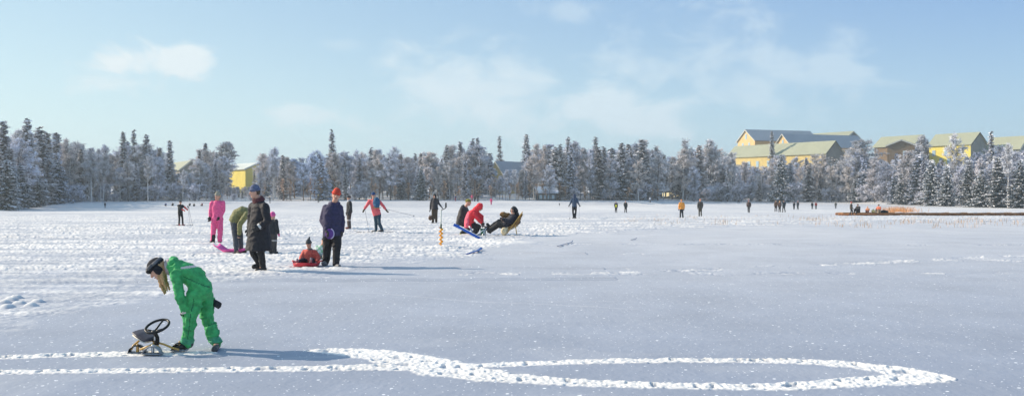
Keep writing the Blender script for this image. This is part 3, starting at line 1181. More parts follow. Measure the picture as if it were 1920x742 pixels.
def fillkind(px, row):
    r = rnd.random()
    if px < 110:
        return 'spruce' if r < .6 else 'snowy' if r < .75 else 'alder'
    if px < 220:
        return 'birch' if r < .3 else 'stem' if r < .6 else 'alder' if r < .8 else 'spruce'
    if px < 1000:
        return 'alder' if r < .24 else 'spruce' if r < .50 else 'birch' if r < .68 else 'stem' if r < .88 else 'pine'
    if px < 1240:
        return 'spruce' if r < .5 else 'alder' if r < .75 else 'birch' if r < .88 else 'pine'
    if px < 1600:
        return 'alder' if r < .35 else 'birch' if r < .6 else 'spruce'
    return 'alder' if r < .45 else 'birch' if r < .6 else 'spruce' if r < .8 else 'snowy'


for row, (off, sp, lo, hi) in enumerate([(1, 19, .58, .95), (10, 17, .72, 1.02), (24, 17, .82, 1.05)]):
    px = -60 + 7 * row
    while px < 1990:
        px += sp * rnd.uniform(.65, 1.35)
        b = float(np.interp(px, T_TREE[:, 0], T_TREE[:, 1]))
        top = skyp(px)
        f = rnd.uniform(lo, hi)
        t = b - (b - top) * f
        t = cut(px, t, off)
        if b - t < 18:
            continue
        k = fillkind(px, row)
        if k == 'snowy' and row > 0:
            k = 'spruce'
        tn = rnd.choice([(1, 1, 1), (1, .93, .86), (.93, .97, 1.05), (1.04, .96, .9), (.9, .93, 1.0)])
        if px > 1600:
            tn = rnd.choice([(.9, .92, 1.0), (.8, .85, .98), (1, .96, .95)])
        if 550 < px < 620:
            tn = (.95, 1.05, 1.2)  # pale blue tint paints haze onto these trees
        tree(k, px, t, off + rnd.uniform(-3, 5), rnd.uniform(.85, 1.2), tint=tn)
# bushes along the edge
px = 95
while px < 1960:
    px += rnd.uniform(12, 34)
    if any(a < px < b for a, b in ((1236, 1278),)):
        continue
    b = float(np.interp(px, T_TREE[:, 0], T_TREE[:, 1]))
    warm = 470 < px < 1240 and rnd.random() < .8
    if warm:
        for q in range(2):
            tree('sapling', px + rnd.uniform(-9, 9), b - rnd.uniform(20, 46), rnd.uniform(-3, 2), rnd.uniform(.8, 1.3), tint=(1.0, .66, .42))
        continue
    tree('bush', px, b - rnd.uniform(14, 40), rnd.uniform(-2, 3), rnd.uniform(.8, 1.3), tint=(1.0, .62, .36) if warm else (.95, .95, 1.0))
print('TREES', NT)


def wood():
    """the wood behind the first rows, one mass of crowns nobody could count"""
    rng = np.random.default_rng(99)
    Q, FR = [], []
    px = -260.0
    src = [PROTO['spruce'][0], PROTO['alder'][0], PROTO['alder'][1], PROTO['spruce'][2], PROTO['birch'][0]]
    cache = []
    for me, tme, H0 in src:
        n = len(me.polygons)
        co = np.empty(n * 12, np.float32)
        me.vertices.foreach_get('co', co)
        fr = np.empty(n, np.float32)
        me.attributes['frost'].data.foreach_get('value', fr)
        co = co.reshape(n, 4, 3)
        cen = co.mean(1, keepdims=True)
        pick = rng.random(n) < .30
        co = cen + (co - cen) * 1.7
        cache.append((co[pick], fr[pick], H0))
    while px < 2250:
        px += rng.uniform(9, 16)
        dt, zt = treeline(px)
        for off in (rng.uniform(34, 46), rng.uniform(48, 60)):
            d = float(dt + off)
            if 1370 < px < 1960 or 420 < px < 500 or 318 < px < 378 or 918 < px < 996:
                d = float(dt + off * .55)
            x = (px - CX) / F * d
            z = float(zg(x, d))
            b = HY + (CAMH - z) * F / d
            top = skyp(px)
            top = b - (b - top) * rng.uniform(.68, .90)
            for a_, b_, t_ in ((430, 490, 350), (920, 994, 330), (1375, 1600, 312), (1740, 1812, 312), (1640, 1740, 300), (322, 372, 325)):
                if a_ < px < b_:
                    top = max(top, t_)
            H = CAMH + (HY - top) * d / F - z
            if H < 2:
                continue
            co, fr, H0 = cache[rng.integers(len(cache))]
            s_ = H / H0
            a = rng.uniform(0, 6.28)
            c, sn = math.cos(a), math.sin(a)
            w = 1.5 * s_
            X_ = co[..., 0] * c - co[..., 1] * sn
            Y_ = co[..., 0] * sn + co[..., 1] * c
            Q.append(np.stack([x + X_ * w, d + Y_ * w, z + co[..., 2] * s_], -1))
            FR.append(fr)
    me = leafmesh('forest', np.concatenate(Q), np.concatenate(FR), M_TWIG)
    o = bpy.data.objects.new('forest', me)
    COL.objects.link(o)
    o.color = (.92, .94, 1, 1)
    tag(o, 'frosted grey wood filling in behind the first rows of lakeside trees', 'forest', kind='stuff')


wood()


# ================================================================ PEOPLE
def voxel_for(d):
    return .011 if d < 12 else .014 if d < 26 else .018 if d < 50 else .028 if d < 100 else .04


def hand(mb, wr, dirv, s, side, infl=0.0, n=7, fingers=True):
    dirv = Vector(dirv).normalized()
    sd = Vector(side)
    sd = (sd - dirv * sd.dot(dirv))
    if sd.length < 1e-4:
        sd = dirv.orthogonal()
    sd.normalize()
    nrm = dirv.cross(sd).normalized()
    r = (.016 + infl) * s
    pe = wr + dirv * (.085 * s)
    for k in (-1, 0, 1):
        mb.cap(wr + sd * (k * .018 * s), pe + sd * (k * .026 * s), r * 1.15, r, n)
    if not fingers:
        mb.cap(pe, pe + dirv * .07 * s + nrm * .02 * s, r * 1.7, r * 1.3, n)
        mb.cap(wr + dirv * .03 * s + sd * .03 * s, wr + dirv * .08 * s + sd * .07 * s, r, r * .8, n)
        return
    for i, (o, L) in enumerate(((-.036, .062), (-.012, .074), (.012, .078), (.035, .070))):
        a = pe + sd * (o * s)
        b = a + (dirv * .9 + nrm * .35 + sd * o * 2).normalized() * (L * .55 * s)
        c = b + (dirv * .5 + nrm * .9).normalized() * (L * .5 * s)
        mb.chain([a, b, c], [r * .62, r * .58, r * .5], n)
    a = wr + dirv * .02 * s + sd * .03 * s
    b = a + (dirv * .7 + sd * .8 + nrm * .3).normalized() * .05 * s
    c = b + (dirv * .9 + sd * .1 + nrm * .4).normalized() * .035 * s
    mb.chain([a, b, c], [r * .8, r * .7, r * .55], n)


DEF = {'pel': (0, 0, .95), 'wai': (0, 0, 1.10), 'che': (0, 0, 1.29), 'nek': (0, 0, 1.47), 'hed': (.025, 0, 1.62),
       'shL': (0, .175, 1.41), 'elL': (-.02, .25, 1.14), 'wrL': (.06, .25, .90), 'hiL': (0, .09, .92), 'knL': (.03, .10, .50), 'anL': (0, .10, .09), 'toL': (.17, .13, .04)}
for k_ in ('sh', 'el', 'wr', 'hi', 'kn', 'an', 'to'):
    v_ = DEF[k_ + 'L']
    DEF[k_ + 'R'] = (v_[0], -v_[1], v_[2])


def walkpose(w, arms=1.0):
    return {'knL': (.03 + .20 * w, .09, .52), 'anL': (.26 * w, .09, .09), 'toL': (.26 * w + .17, .11, .05),
            'knR': (.03 - .04 * w, -.09, .50), 'anR': (-.24 * w, -.09, .13), 'toR': (-.24 * w + .15, -.10, .04),
            'elL': (-.02 - .10 * w * arms, .25, 1.15), 'wrL': (.02 - .12 * w * arms, .25, .92),
            'elR': (-.02 + .06 * w * arms, -.25, 1.15), 'wrR': (.08 + .18 * w * arms, -.23, .95)}


def person(label, px, py, hpx, face, top=(.02, .02, .025), bot=(.015, .015, .018), hat=None, hatkind='beanie', boots=(.02, .018, .016), gloves=(.015, .015, .018),
           P=None, J=None, d=None, puff=1.0, bag=1.0, hs=1.0, suit=False, hem=.10, coat=None, scarf=None, hood=None, hair=None, hairlong=False, paint=None, paintmats=(), group=None,
           vox=None, wr=.008, hf=None, bpaint=None, bpaintmats=(), sole=None, lift=0.0, cuff=None, goggles=False, hoodup=None):
    d = d or ydist(py)
    g = gp(px, py, d)
    root = empty('person', (g.x, g.y, g.z + lift))
    tag(root, label, 'person', group)
    s = hpx * d / F / 1.75
    vx = vox or voxel_for(d)
    near = d < 45
    fa = R(face)
    f = Vector((math.sin(fa), -math.cos(fa), 0))
    l = Vector((math.cos(fa), math.sin(fa), 0))
    z = Vector((0, 0, 1))
    j = {}
    for k, v in DEF.items():
        v = (P or {}).get(k, v)
        j[k] = (f * v[0] + l * v[1] + z * v[2]) * s
    for k, v in (J or {}).items():
        dd = d + v[2]
        j[k] = Vector(((v[0] - CX) / F * dd - g.x, v[2], CAMH + (HY - v[1]) * dd / F - g.z - lift))
    side = (j['shL'] - j['shR'])
    side.normalize()
    upv = (j['nek'] - j['che']).normalized()
    hfw = Vector(hf) if hf is not None else f.copy()
    hfw.normalize()
    hup = (j['hed'] - j['nek'])
    hup = hup - hfw * hup.dot(hfw)
    if hup.length < .01:
        hup = z.copy()
    hup.normalize()
    hsd = hup.cross(hfw).normalized()
    HR = Matrix((hsd, hfw, hup)).transposed()
    k = s * hs
    # ---- body, one continuous figure
    b = MB()
    b.sweep([j['pel'] - (j['wai'] - j['pel']).normalized() * .08 * s, j['pel'], j['wai'], j['che'], j['che'] + (j['nek'] - j['che']) * .62, j['nek']],
            [(.10 * s, .09 * s), (.155 * s, .115 * s), (.135 * s, .10 * s), (.16 * s, .115 * s), (.14 * s, .09 * s), (.06 * s, .06 * s)], side=side, n=14)
    b.cap(j['nek'] - (j['hed'] - j['nek']) * .3, j['hed'], .058 * k, .055 * k)
    b.ell(j['hed'] + hup * .012 * k, (.076 * k, .092 * k, .108 * k), HR, n=16)
    b.ell(j['hed'] + hfw * .035 * k - hup * .065 * k, (.052 * k, .055 * k, .05 * k), HR)
    b.cap(j['hed'] + hfw * .088 * k + hup * .02 * k, j['hed'] + hfw * .108 * k - hup * .015 * k, .010 * k, .015 * k, 8)
    for q in (-1, 1):
        b.ell(j['hed'] + hsd * q * .078 * k, (.012 * k, .018 * k, .03 * k), HR, n=8)
    for q in 'LR':
        b.chain([j['sh' + q], j['el' + q], j['wr' + q]], [.056 * s, .043 * s, .033 * s])
        b.cap(j['che'] + (j['nek'] - j['che']) * .5, j['sh' + q], .07 * s, .056 * s)
        b.chain([j['hi' + q], j['kn' + q], j['an' + q]], [.085 * s, .058 * s, .042 * s])
        b.cap(j['pel'], j['hi' + q], .09 * s, .088 * s)
        b.cap(j['an' + q], j['to' + q], .042 * s, .03 * s)
        if near:
            hd = (j['wr' + q] - j['el' + q]).normalized()
            hand(b, j['wr' + q], hd, s, f)
    fuse(b, 'body', SKIN, root, vx * (.75 if near else 1), smooth=1)
    if near:
        for q in (-1, 1):
            MB().ell(j['hed'] + hfw * .083 * k + hsd * q * .031 * k + hup * .022 * k, (.013 * k, .010 * k, .008 * k), HR, n=8).build('eye', EYE, root, smooth=True)
        MB().ell(j['hed'] + hfw * .088 * k - hup * .045 * k, (.024 * k, .010 * k, .007 * k), HR, n=8).build('mouth', LIP, root, smooth=True)
    # ---- clothes
    T = MB()
    pu = puff
    spine = (j['wai'] - j['pel']).normalized()
    down = -spine if not coat else (-spine * .35 - z * .65).normalized()
    pts = [j['pel'] + down * hem * s, j['pel'], j['wai'], j['che'], j['che'] + (j['nek'] - j['che']) * .45, j['che'] + (j['nek'] - j['che']) * .8, j['nek'] + (j['nek'] - j['che']) * .12]
    ab = [(.185, .15), (.18, .15), (.17, .14), (.185, .14), (.175, .125), (.13, .10), (.08, .075)]
    if coat:
        pts = [j['pel'] + down * coat * s] + [j['pel'] + down * coat * .5 * s] + pts[1:]
        ab = [(.245, .235), (.225, .205)] + [(.205, .185), (.19, .165)] + ab[3:]
    if suit:
        pts = pts[1:]
        ab = [(.165, .135)] + ab[2:]
    T.sweep(pts, [(a * s * pu, c * s * pu) for a, c in ab], side=side, n=18)
    for q in 'LR':
        T.chain([j['sh' + q], j['el' + q], j['wr' + q]], [.082 * s * pu, .066 * s * pu, .052 * s * pu])
        T.cap(j['che'] + (j['nek'] - j['che']) * .35, j['sh' + q], .09 * s * pu, .078 * s * pu)
    B = T if suit else MB()
    B.ell(j['pel'] - spine * .01 * s, (.17 * s * bag, .14 * s * bag, .14 * s), Matrix((side, side.cross(spine).normalized() * -1, spine)).transposed())
    for q in 'LR':
        B.chain([j['hi' + q], j['kn' + q], j['an' + q] + (j['kn' + q] - j['an' + q]).normalized() * .01 * s], [.108 * s * bag, .080 * s * bag, .072 * s * bag])
        B.cap(j['pel'], j['hi' + q], .12 * s * bag, .11 * s * bag)
    sd_ = int(abs(px) * 7) % 97
    wv = wr * s if near else 0
    if suit:
        fuse(T, 'snowsuit', [fab(top)] + list(paintmats), root, vx, wv * 1.5, 7 / max(s, .5), paint, seed=sd_)
    else:
        fuse(T, 'coat' if coat else 'jacket', [fab(top)] + list(paintmats), root, vx, wv, 7 / s, paint, seed=sd_)
        fuse(B, 'trousers', [fab(bot)] + list(bpaintmats), root, vx, wv, 7 / s, bpaint, seed=sd_ + 3)
    for q in 'LR':
        bo = MB()
        an, to = j['an' + q], j['to' + q]
        dr = (to - an)
        dr.z = 0
        dr = dr.normalized() if dr.length > .01 else f.copy()
        lo = Vector((an.x, an.y, max(min(to.z, an.z - .03 * s), .0)))
        bo.cap(an + (j['kn' + q] - an).normalized() * .07 * s, an - z * .0, .062 * s * min(bag, 1.2), .06 * s)
        bo.cap(an - dr * .03 * s - z * .035 * s, to + z * .01 * s, .052 * s, .046 * s)
        bo.cap(an - dr * .03 * s - z * .05 * s, to - z * .005 * s, .045 * s, .042 * s)
        fuse(bo, 'boot', fab(boots, .5), root, vx * .8 if near else vx, smooth=1)
        go = MB()
        hd = (j['wr' + q] - j['el' + q]).normalized()
        go.cap(j['wr' + q] - hd * .03 * s, j['wr' + q] + hd * .03 * s, .046 * s, .038 * s)
        hand(go, j['wr' + q] + hd * .01 * s, hd, s, f, .010, fingers=d < 32)
        fuse(go, 'glove', fab(gloves, .6), root, .007 if d < 12 else .009 if d < 26 else vx * .8, smooth=1)
    if cuff:
        c = MB()
        q = cuff
        hd = (j['wr' + q] - j['el' + q]).normalized()
        c.sweep([j['wr' + q] - hd * .02 * s, j['wr' + q] + hd * .025 * s], [.062 * s, .06 * s], n=14)
        c.build('cuff', fab((.6, .58, .56)), root, smooth=False)
    if hat is not None:
        h = MB()
        c = j['hed'] + hup * .056 * k
        hh = {'beanie': .09, 'tall': .115, 'pointed': .12, 'cap': .085}[hatkind]
        h.ell(c - hfw * .008 * k, (.086 * k, .102 * k, hh * k), HR, n=16)
        rim = [c + hsd * math.cos(a) * .086 * k + hfw * (math.sin(a) * .101 - .008) * k for a in np.linspace(0, 6.2832, 19)]
        for a, b_ in zip(rim[:-1], rim[1:]):
            h.cap(a, b_, .016 * k, .016 * k, 6)
        if hatkind == 'pointed':
            h.cap(c + hup * .05 * k, c + hup * .17 * k - hfw * .05 * k + hsd * .03 * k, .07 * k, .018 * k)
        if hatkind == 'cap':
            for q in (-1, 1):
                h.ell(j['hed'] + hsd * q * .07 * k - hup * .01 * k - hfw * .01 * k, (.025 * k, .05 * k, .06 * k), HR)
        fuse(h, 'hat', fab(hat, .9), root, vx * .7 if near else vx, wrinkle=.002 * k if near else 0, wscale=40, smooth=1)
    if hoodup is not None or hood is not None:
        h = MB()
        if hoodup is not None:
            h.ell(j['hed'] - hfw * .030 * k + hup * .02 * k, (.112 * k, .118 * k, .138 * k), HR, n=16)
            h.cap(j['hed'] - hfw * .05 * k, j['nek'] - hfw * .03 * s, .10 * k, .11 * s)
            fuse(h, 'hood', fab(hoodup), root, vx * .8, wrinkle=wv, wscale=12, smooth=1)
        else:
            bk = side.cross(upv).normalized()
            if bk.dot(f) > 0:
                bk = -bk
            h.ell(j['nek'] + bk * .08 * s - upv * .01 * s, (.13 * s, .075 * s, .085 * s), Matrix((side, bk, upv)).transposed(), n=14)
            for q in (-1, 1):
                h.cap(j['nek'] + bk * .05 * s + side * q * .09 * s, j['nek'] - bk * .05 * s + side * q * .06 * s, .05 * s, .035 * s)
            fuse(h, 'hood', fab(hood), root, vx * .8, wrinkle=wv, wscale=12, smooth=1)
    if scarf is not None:
        h = MB()
        ns = (j['hed'] - j['nek']).normalized()
        sx = side
        sy = ns.cross(sx).normalized()
        for lv, rr in ((0.0, .098), (.04, .085)):
            c = j['nek'] + ns * lv * s
            ring = [c + sx * math.cos(a) * rr * s + sy * math.sin(a) * rr * s for a in np.linspace(0, 6.2832, 15)]
            for a, b_ in zip(ring[:-1], ring[1:]):
                h.cap(a, b_, .032 * s, .032 * s, 6)
        fuse(h, 'scarf', fab(scarf, .95), root, vx * .8, wrinkle=.004 * s, wscale=30, smooth=1)
    if hair is not None:
        h = MB()
        h.ell(j['hed'] - hfw * .018 * k + hup * .025 * k, (.084 * k, .092 * k, .104 * k), HR, n=14)
        if hairlong:
            dn = Vector((0, 0, -1))
            for q in (-1, 1):
                for t in (0, 1):
                    p = j['hed'] + hsd * q * (.062 - .03 * t) * k - hup * .04 * k - hfw * (.03 - .05 * t) * k
                    h.chain([p, p + dn * .09 * k + hfw * .01 * k - hup * .04 * k, p + dn * .16 * k - hup * .09 * k], [.026 * k, .022 * k, .010 * k], 8)
        fuse(h, 'hair', hair, root, vx * .7, wrinkle=.005 * k, wscale=40, smooth=1)
    if goggles:
        gm = MB()
        cc = j['hed'] + hup * .075 * k
        ring = [cc + hsd * math.cos(a) * .090 * k + hfw * (math.sin(a) * .104 - .005) * k for a in np.linspace(0, 6.2832, 19)]
        gm.sweep(ring, [(.009 * k, .022 * k)] * 19, side=None, n=8)
        gm.build('goggle_strap', fab((.12, .12, .13)), root, smooth=True)
        gl = MB()
        gl.ell(cc + hfw * .085 * k - hup * .02 * k, (.075 * k, .035 * k, .036 * k), HR, n=12)
        gl.build('goggles', BLACKP, root, smooth=True)
    return root, j, g, s


def seglist(d, px0, g, segs, wid):
    """stripe painter: photo segments -> material slots, on the side facing the camera"""
    q = []
    for (x0, y0, x1, y1, k, w) in segs:
        q.append((np.array([(x0 - CX) / F * d - g.x, CAMH + (HY - y0) * d / F - g.z]), np.array([(x1 - CX) / F * d - g.x, CAMH + (HY - y1) * d / F - g.z]), k, w * d / F))

    def paint(ce):
        idx = np.zeros(len(ce))
        p = ce[:, (0, 2)]
        for a, b, k, w in q:
            ab = b - a
            t = np.clip(((p - a) @ ab) / (ab @ ab + 1e-9), 0, 1)
            dist = np.linalg.norm(p - a - t[:, None] * ab, axis=1)
            idx[dist < w] = k
        return idx
    return paint


# --- child in the green snowsuit
GREEN = (.05, .38, .115)
REFL = mat('reflective tape', (.75, .62, .55), .4)
dG = ydist(655)
gG = gp(372, 655)
paintG = seglist(dG, 372, gG, [(350, 500, 376, 497, 1, 2.0), (340, 584, 358, 582, 1, 1.8), (318, 556, 326, 562, 1, 1.6), (353, 516, 396, 536, 2, .9), (374, 556, 366, 600, 2, .8), (366, 600, 358, 640, 2, .8), (330, 520, 318, 512, 2, .8), (341, 612, 366, 616, 2, .8), (384, 612, 402, 606, 2, .8), (338, 634, 366, 638, 3, 5.5), (392, 640, 420, 634, 3, 5.5)], 1)
person('child in a green snowsuit bending over the snow racer', 372, 655, 225, -90, top=GREEN, suit=True, hs=1.28, puff=1.12, bag=1.18,
       J={'pel': (377, 545, 0), 'wai': (366, 522, 0), 'che': (347, 509, 0), 'nek': (320, 500, 0), 'hed': (297, 505, -.02),
          'shL': (330, 516, -.15), 'elL': (336, 552, -.18), 'wrL': (345, 580, -.14), 'shR': (338, 506, .15), 'elR': (372, 548, .2), 'wrR': (396, 563, .17),
          'hiL': (366, 556, -.08), 'knL': (355, 602, -.10), 'anL': (352, 640, -.06), 'toL': (330, 653, -.08),
          'hiR': (382, 556, .08), 'knR': (390, 602, .09), 'anR': (406, 643, .10), 'toR': (402, 656, -.08)},
       hat=(.015, .015, .02), hatkind='cap', hf=(-.74, -.12, -.68), hood=GREEN, scarf=(.42, .36, .35), hair=HAIR_BL, hairlong=True, boots=(.05, .05, .055), paint=paintG, paintmats=[REFL, fab((.015, .16, .06)), fab((.07, .36, .19))], wr=.013, goggles=True)

# --- snow racer
def sled():
    d = ydist(661)
    g = gp(294, 661)
    root = empty('snow_racer', g)
    tag(root, 'yellow framed snow racer with a black steering wheel at the bending child', 'sled')

    def w(px, py, dep=0.0):
        dd = d + dep
        return Vector(((px - CX) / F * dd - g.x, dep, CAMH + (HY - py) * dd / F - g.z))
    GOLD = mat('golden lacquer', (.62, .36, .09), .35, spec=.6)
    GREYP = mat('grey worn plastic', (.30, .31, .33), .5, var=.25, scale=30)
    c = w(295, 611, -.02)
    ax = Vector((.96, .0, .10)).normalized()
    ay = Vector((.10, .86, .50)).normalized()
    wm = MB()
    ring = [c + ax * math.cos(a) * .112 + ay * math.sin(a) * .108 for a in np.linspace(0, 6.2832, 33)]
    wm.sweep(ring, [.0135] * 33, n=8, cap=False)
    wo = wm.build('steering_wheel', BLACKP, root, smooth=True)
    hub = c + Vector((-.01, -.05, -.05))
    for a in (200, 330, 80):
        e = c + ax * math.cos(R(a)) * .11 + ay * math.sin(R(a)) * .105
        MB().sweep([hub, (hub + e) / 2 + Vector((0, 0, .004)), e], [(.02, .010), (.016, .008), (.012, .008)], n=8).build('spoke', BLACKP, wo, smooth=True)
    MB().ell(hub, (.035, .035, .022)).build('hub', BLACKP, wo, smooth=True)
    MB().chain([hub, w(295, 632, -.03), w(294, 643, 0)], [.022, .020, .028]).build('steering_column', BLACKP, root, smooth=True)
    MB().cap(w(291, 622, -.05), w(290, 637, -.05), .008, .008).build('bracket', STEEL, root, smooth=True)
    st = MB()
    st.sweep([w(260, 620, .14), w(270, 627, .10), w(282, 634, .05), w(291, 634, .02)], [(.085, .016), (.10, .022), (.095, .022), (.05, .015)], side=(.2, .95, .2), n=12)
    so = st.build('seat', mat('seat vinyl', (.045, .042, .06), .45), root, smooth=True)
    MB().sweep([w(259, 625, .12), w(270, 632, .08), w(282, 639, .03)], [(.075, .01), (.085, .012), (.08, .012)], side=(.2, .95, .2), n=10).build('seat_pan', mat('cream plastic', (.6, .58, .52), .5), so, smooth=True)
    for nm, pts in (('frame_tube', [w(268, 632, .1), w(250, 647, .05), w(246, 655, .03)]), ('frame_tube', [w(293, 641, 0), w(282, 647, -.02), w(262, 655, -.05)]),
                    ('frame_tube', [w(293, 641, 0), w(308, 645, 0), w(322, 651, .03), w(336, 655, .04)]), ('frame_tube', [w(285, 636, .04), w(292, 645, .0), w(300, 652, -.04)])):
        MB().sweep(pts, [.011] * len(pts), n=8).build(nm, GOLD, root, smooth=True)
    for (x0, x1, yy, dep, col) in ((243, 273, 662, .03, BLACKP), (270, 303, 664, -.12, GREYP), (324, 350, 657, .10, BLACKP)):
        sk = MB()
        a, b = w(x0, yy, dep), w(x1, yy, dep)
        up = Vector((0, 0, 1))
        pts = [a + up * .055 + Vector((.0, 0, 0)), a + up * .075 + (b - a) * .12, a + up * .03 + (b - a) * .3, a + (b - a) * .6 + up * .012, b + up * .02]
        pts = [a + up * .01 - (b - a) * .02, a + up * .05 + (b - a) * .06, a + up * .078 + (b - a) * .3, a + up * .085 + (b - a) * .6, a + up * .055 + (b - a) * .88, b + up * .01]
        sk.sweep(pts, [(.045, .008)] * 6, side=(0, 1, 0), n=8)
        ko = sk.build('ski', col, root, smooth=True)
        MB().sweep([a + up * .012 - (b - a) * .06, a + (b - a) * .5 + up * .008, b + up * .012 + (b - a) * .05], [(.05, .010)] * 3, side=(0, 1, 0), n=8).build('sole', GREYP, ko, smooth=True)
        MB().cap(a + (b - a) * .5 + up * .02, a + (b - a) * .5 + up * .09, .016, .014).build('ski_mount', GOLD if col is BLACKP else STEEL, ko, smooth=True)


sled()

# --- man with the red hat
PURPLE = (.030, .026, .075)
person('man in a dark purple jacket and red hat, standing at the sled child', 623, 499, 150, 12, top=PURPLE, bot=(.012, .011, .014), hat=(.62, .06, .03), hatkind='tall', puff=1.14, bag=1.12, hs=1.05, hem=.07,
       J={'hed': (630, 367, -.05), 'nek': (627, 382, 0), 'che': (623, 402, 0), 'wai': (622, 422, 0), 'pel': (623, 437, 0),
          'shR': (612, 391, 0), 'elR': (605, 413, .02), 'wrR': (613, 432, -.16), 'shL': (636, 391, .06), 'elL': (641, 415, .12), 'wrL': (641, 433, .04),
          'hiR': (615, 442, .05), 'knR': (613, 470, .08), 'anR': (611, 490, .12), 'toR': (606, 494, -.05), 'hiL': (631, 442, 0), 'knL': (631, 470, -.06), 'anL': (630, 494, -.06), 'toL': (636, 500, -.2)},
       hood=(.05, .04, .10), gloves=(.05, .035, .03), hf=(.25, -1, -.08), boots=(.12, .12, .13))
dM = ydist(499)


def holdpad():
    g = gp(618, 499)
    c = Vector(((618 - CX) / F * (dM - .2), dM - .2, CAMH + (HY - 438) * (dM - .2) / F))
    root = empty('seat_pad', c)
    tag(root, 'round purple padded disc held by the man in the red hat', 'seat pad')
    m = MB()
    m.ell((0, 0, -.0), (.095, .03, .115), n=20)
    m.build('pad', mat('purple felt', (.12, .05, .24), .8, var=.2, scale=12), root, smooth=True)
    m = MB()
    ring = [Vector((math.cos(a) * .094, 0, math.sin(a) * .114)) for a in np.linspace(-1.3, 1.2, 12)]
    m.sweep(ring, [.014] * 12, n=8)
    m.build('edge_binding', mat('lilac binding', (.5, .45, .6), .7), root, smooth=True)


holdpad()

# --- woman in the long black coat
BLK = (.016, .014, .018)
person('woman in a long black coat, blue grey hat and maroon scarf', 488, 508, 165, -62, top=BLK, bot=(.010, .010, .012), hat=(.11, .13, .21), hatkind='tall', puff=1.12, bag=.9, coat=.42,
       J={'hed': (478, 361, -.03), 'nek': (485, 376, 0), 'che': (487, 394, 0), 'wai': (487, 414, 0), 'pel': (486, 430, 0),
          'shL': (497, 388, -.16), 'elL': (502, 414, -.23), 'wrL': (487, 424, -.27), 'shR': (474, 387, .16), 'elR': (470, 412, .2), 'wrR': (468, 428, .12),
          'hiR': (480, 440, .08), 'knR': (474, 472, .08), 'anR': (486, 494, .12), 'toR': (476, 500, .06), 'hiL': (492, 440, -.08), 'knL': (489, 473, -.10), 'anL': (493, 501, -.02), 'toL': (482, 508, -.12)},
       scarf=(.10, .03, .035), hf=(-.93, -.5, -.12), cuff='L', hair=HAIR_BR)

# --- adult in the olive jacket, bending
OLV = (.19, .18, .07)
person('person in an olive jacket and grey jeans bending over the pink sled', 446, 474, 112, 90, top=OLV, bot=(.055, .06, .075), hat=(.05, .05, .05), puff=1.2, bag=1.0, hem=.06,
       J={'pel': (441, 413, 0), 'wai': (446, 401, 0), 'che': (456, 397, 0), 'nek': (470, 399, 0), 'hed': (480, 404, 0),
          'shR': (463, 402, -.19), 'elR': (450, 420, -.24), 'wrR': (449, 437, -.22), 'shL': (467, 400, .19), 'elL': (472, 416, .22), 'wrL': (474, 430, .2),
          'hiR': (439, 417, -.1), 'knR': (442, 447, -.1), 'anR': (443, 470, -.12), 'toR': (450, 477, -.2), 'hiL': (446, 417, .1), 'knL': (451, 445, .1), 'anL': (452, 469, .16), 'toL': (460, 471, .12)},
       hf=(.6, 0, -.8), boots=(.03, .025, .02))


def pink_sled():
    g = gp(434, 473)
    root = empty('plastic_sled', g, R(-4))
    tag(root, 'bright pink plastic sled lying under the person in the olive jacket', 'sled')
    PK = mat('pink plastic', (.85, .13, .42), .35)
    n = 14
    m = MB()
    vs = []
    for i in range(n + 1):
        t = i / n
        x = -.43 + .86 * t
        wd = .23 - .07 * t
        zc = .02 + .16 * max(0, .28 - t) / .28 + .05 * max(0, t - .85) / .15
        for k in range(9):
            a = -1 + 2 * k / 8
            vs.append((x, a * wd, zc + .07 * abs(a) ** 4))
    N = len(vs)
    vs += [(v[0], v[1], v[2] - .012) for v in vs]
    fs = []
    for i in range(n):
        for k in range(8):
            a = i * 9 + k
            fs.append((a, a + 9, a + 10, a + 1))
            fs.append((a + N, a + 1 + N, a + 10 + N, a + 9 + N))
    for i in range(n):
        fs.append((i * 9, i * 9 + N, i * 9 + 9 + N, i * 9 + 9))
        fs.append((i * 9 + 8, i * 9 + 17, i * 9 + 17 + N, i * 9 + 8 + N))
    for k in range(8):
        fs.append((k, k + 1, k + 1 + N, k + N))
        fs.append((n * 9 + k, n * 9 + k + N, n * 9 + k + 1 + N, n * 9 + k + 1))
    m.add(vs, fs)
    m.build('tray', PK, root, smooth=True)
    MB().sweep([(.40, 0, .08), (.46, .0, .10), (.50, -.02, .07)], [.012, .012, .012], n=8).build('tow_loop', BLACKP, root, smooth=True)


pink_sled()

# --- pink suit
PINK = (.80, .10, .26)
dP = ydist(457)
gP = gp(406, 457)
person('person in a bright pink suit with black gloves, hands hanging', 406, 456, 104, -18, top=PINK, bot=PINK, suit=False, puff=1.0, bag=1.05, hat=(.30, .28, .22), hatkind='tall', hem=.12,
       J={'hed': (408, 368, -.03), 'nek': (408, 377, 0), 'che': (408, 388, 0), 'wai': (408, 400, 0), 'pel': (407, 408, 0), 'shR': (398, 381, 0), 'elR': (395, 395, 0), 'wrR': (394, 406, -.05),
          'shL': (418, 381, 0), 'elL': (419, 395, 0), 'wrL': (413, 406, -.08), 'hiR': (403, 411, 0), 'knR': (400, 433, -.03), 'anR': (399, 451, 0), 'toR': (394, 455, -.12),
          'hiL': (412, 411, 0), 'knL': (413, 433, -.02), 'anL': (412, 452, 0), 'toL': (410, 457, -.14)}, hair=HAIR_BL,
       bpaint=seglist(dP, 406, gP, [(402, 443, 401, 453, 1, 3.2)], 1), bpaintmats=[fab((.015, .015, .018))])

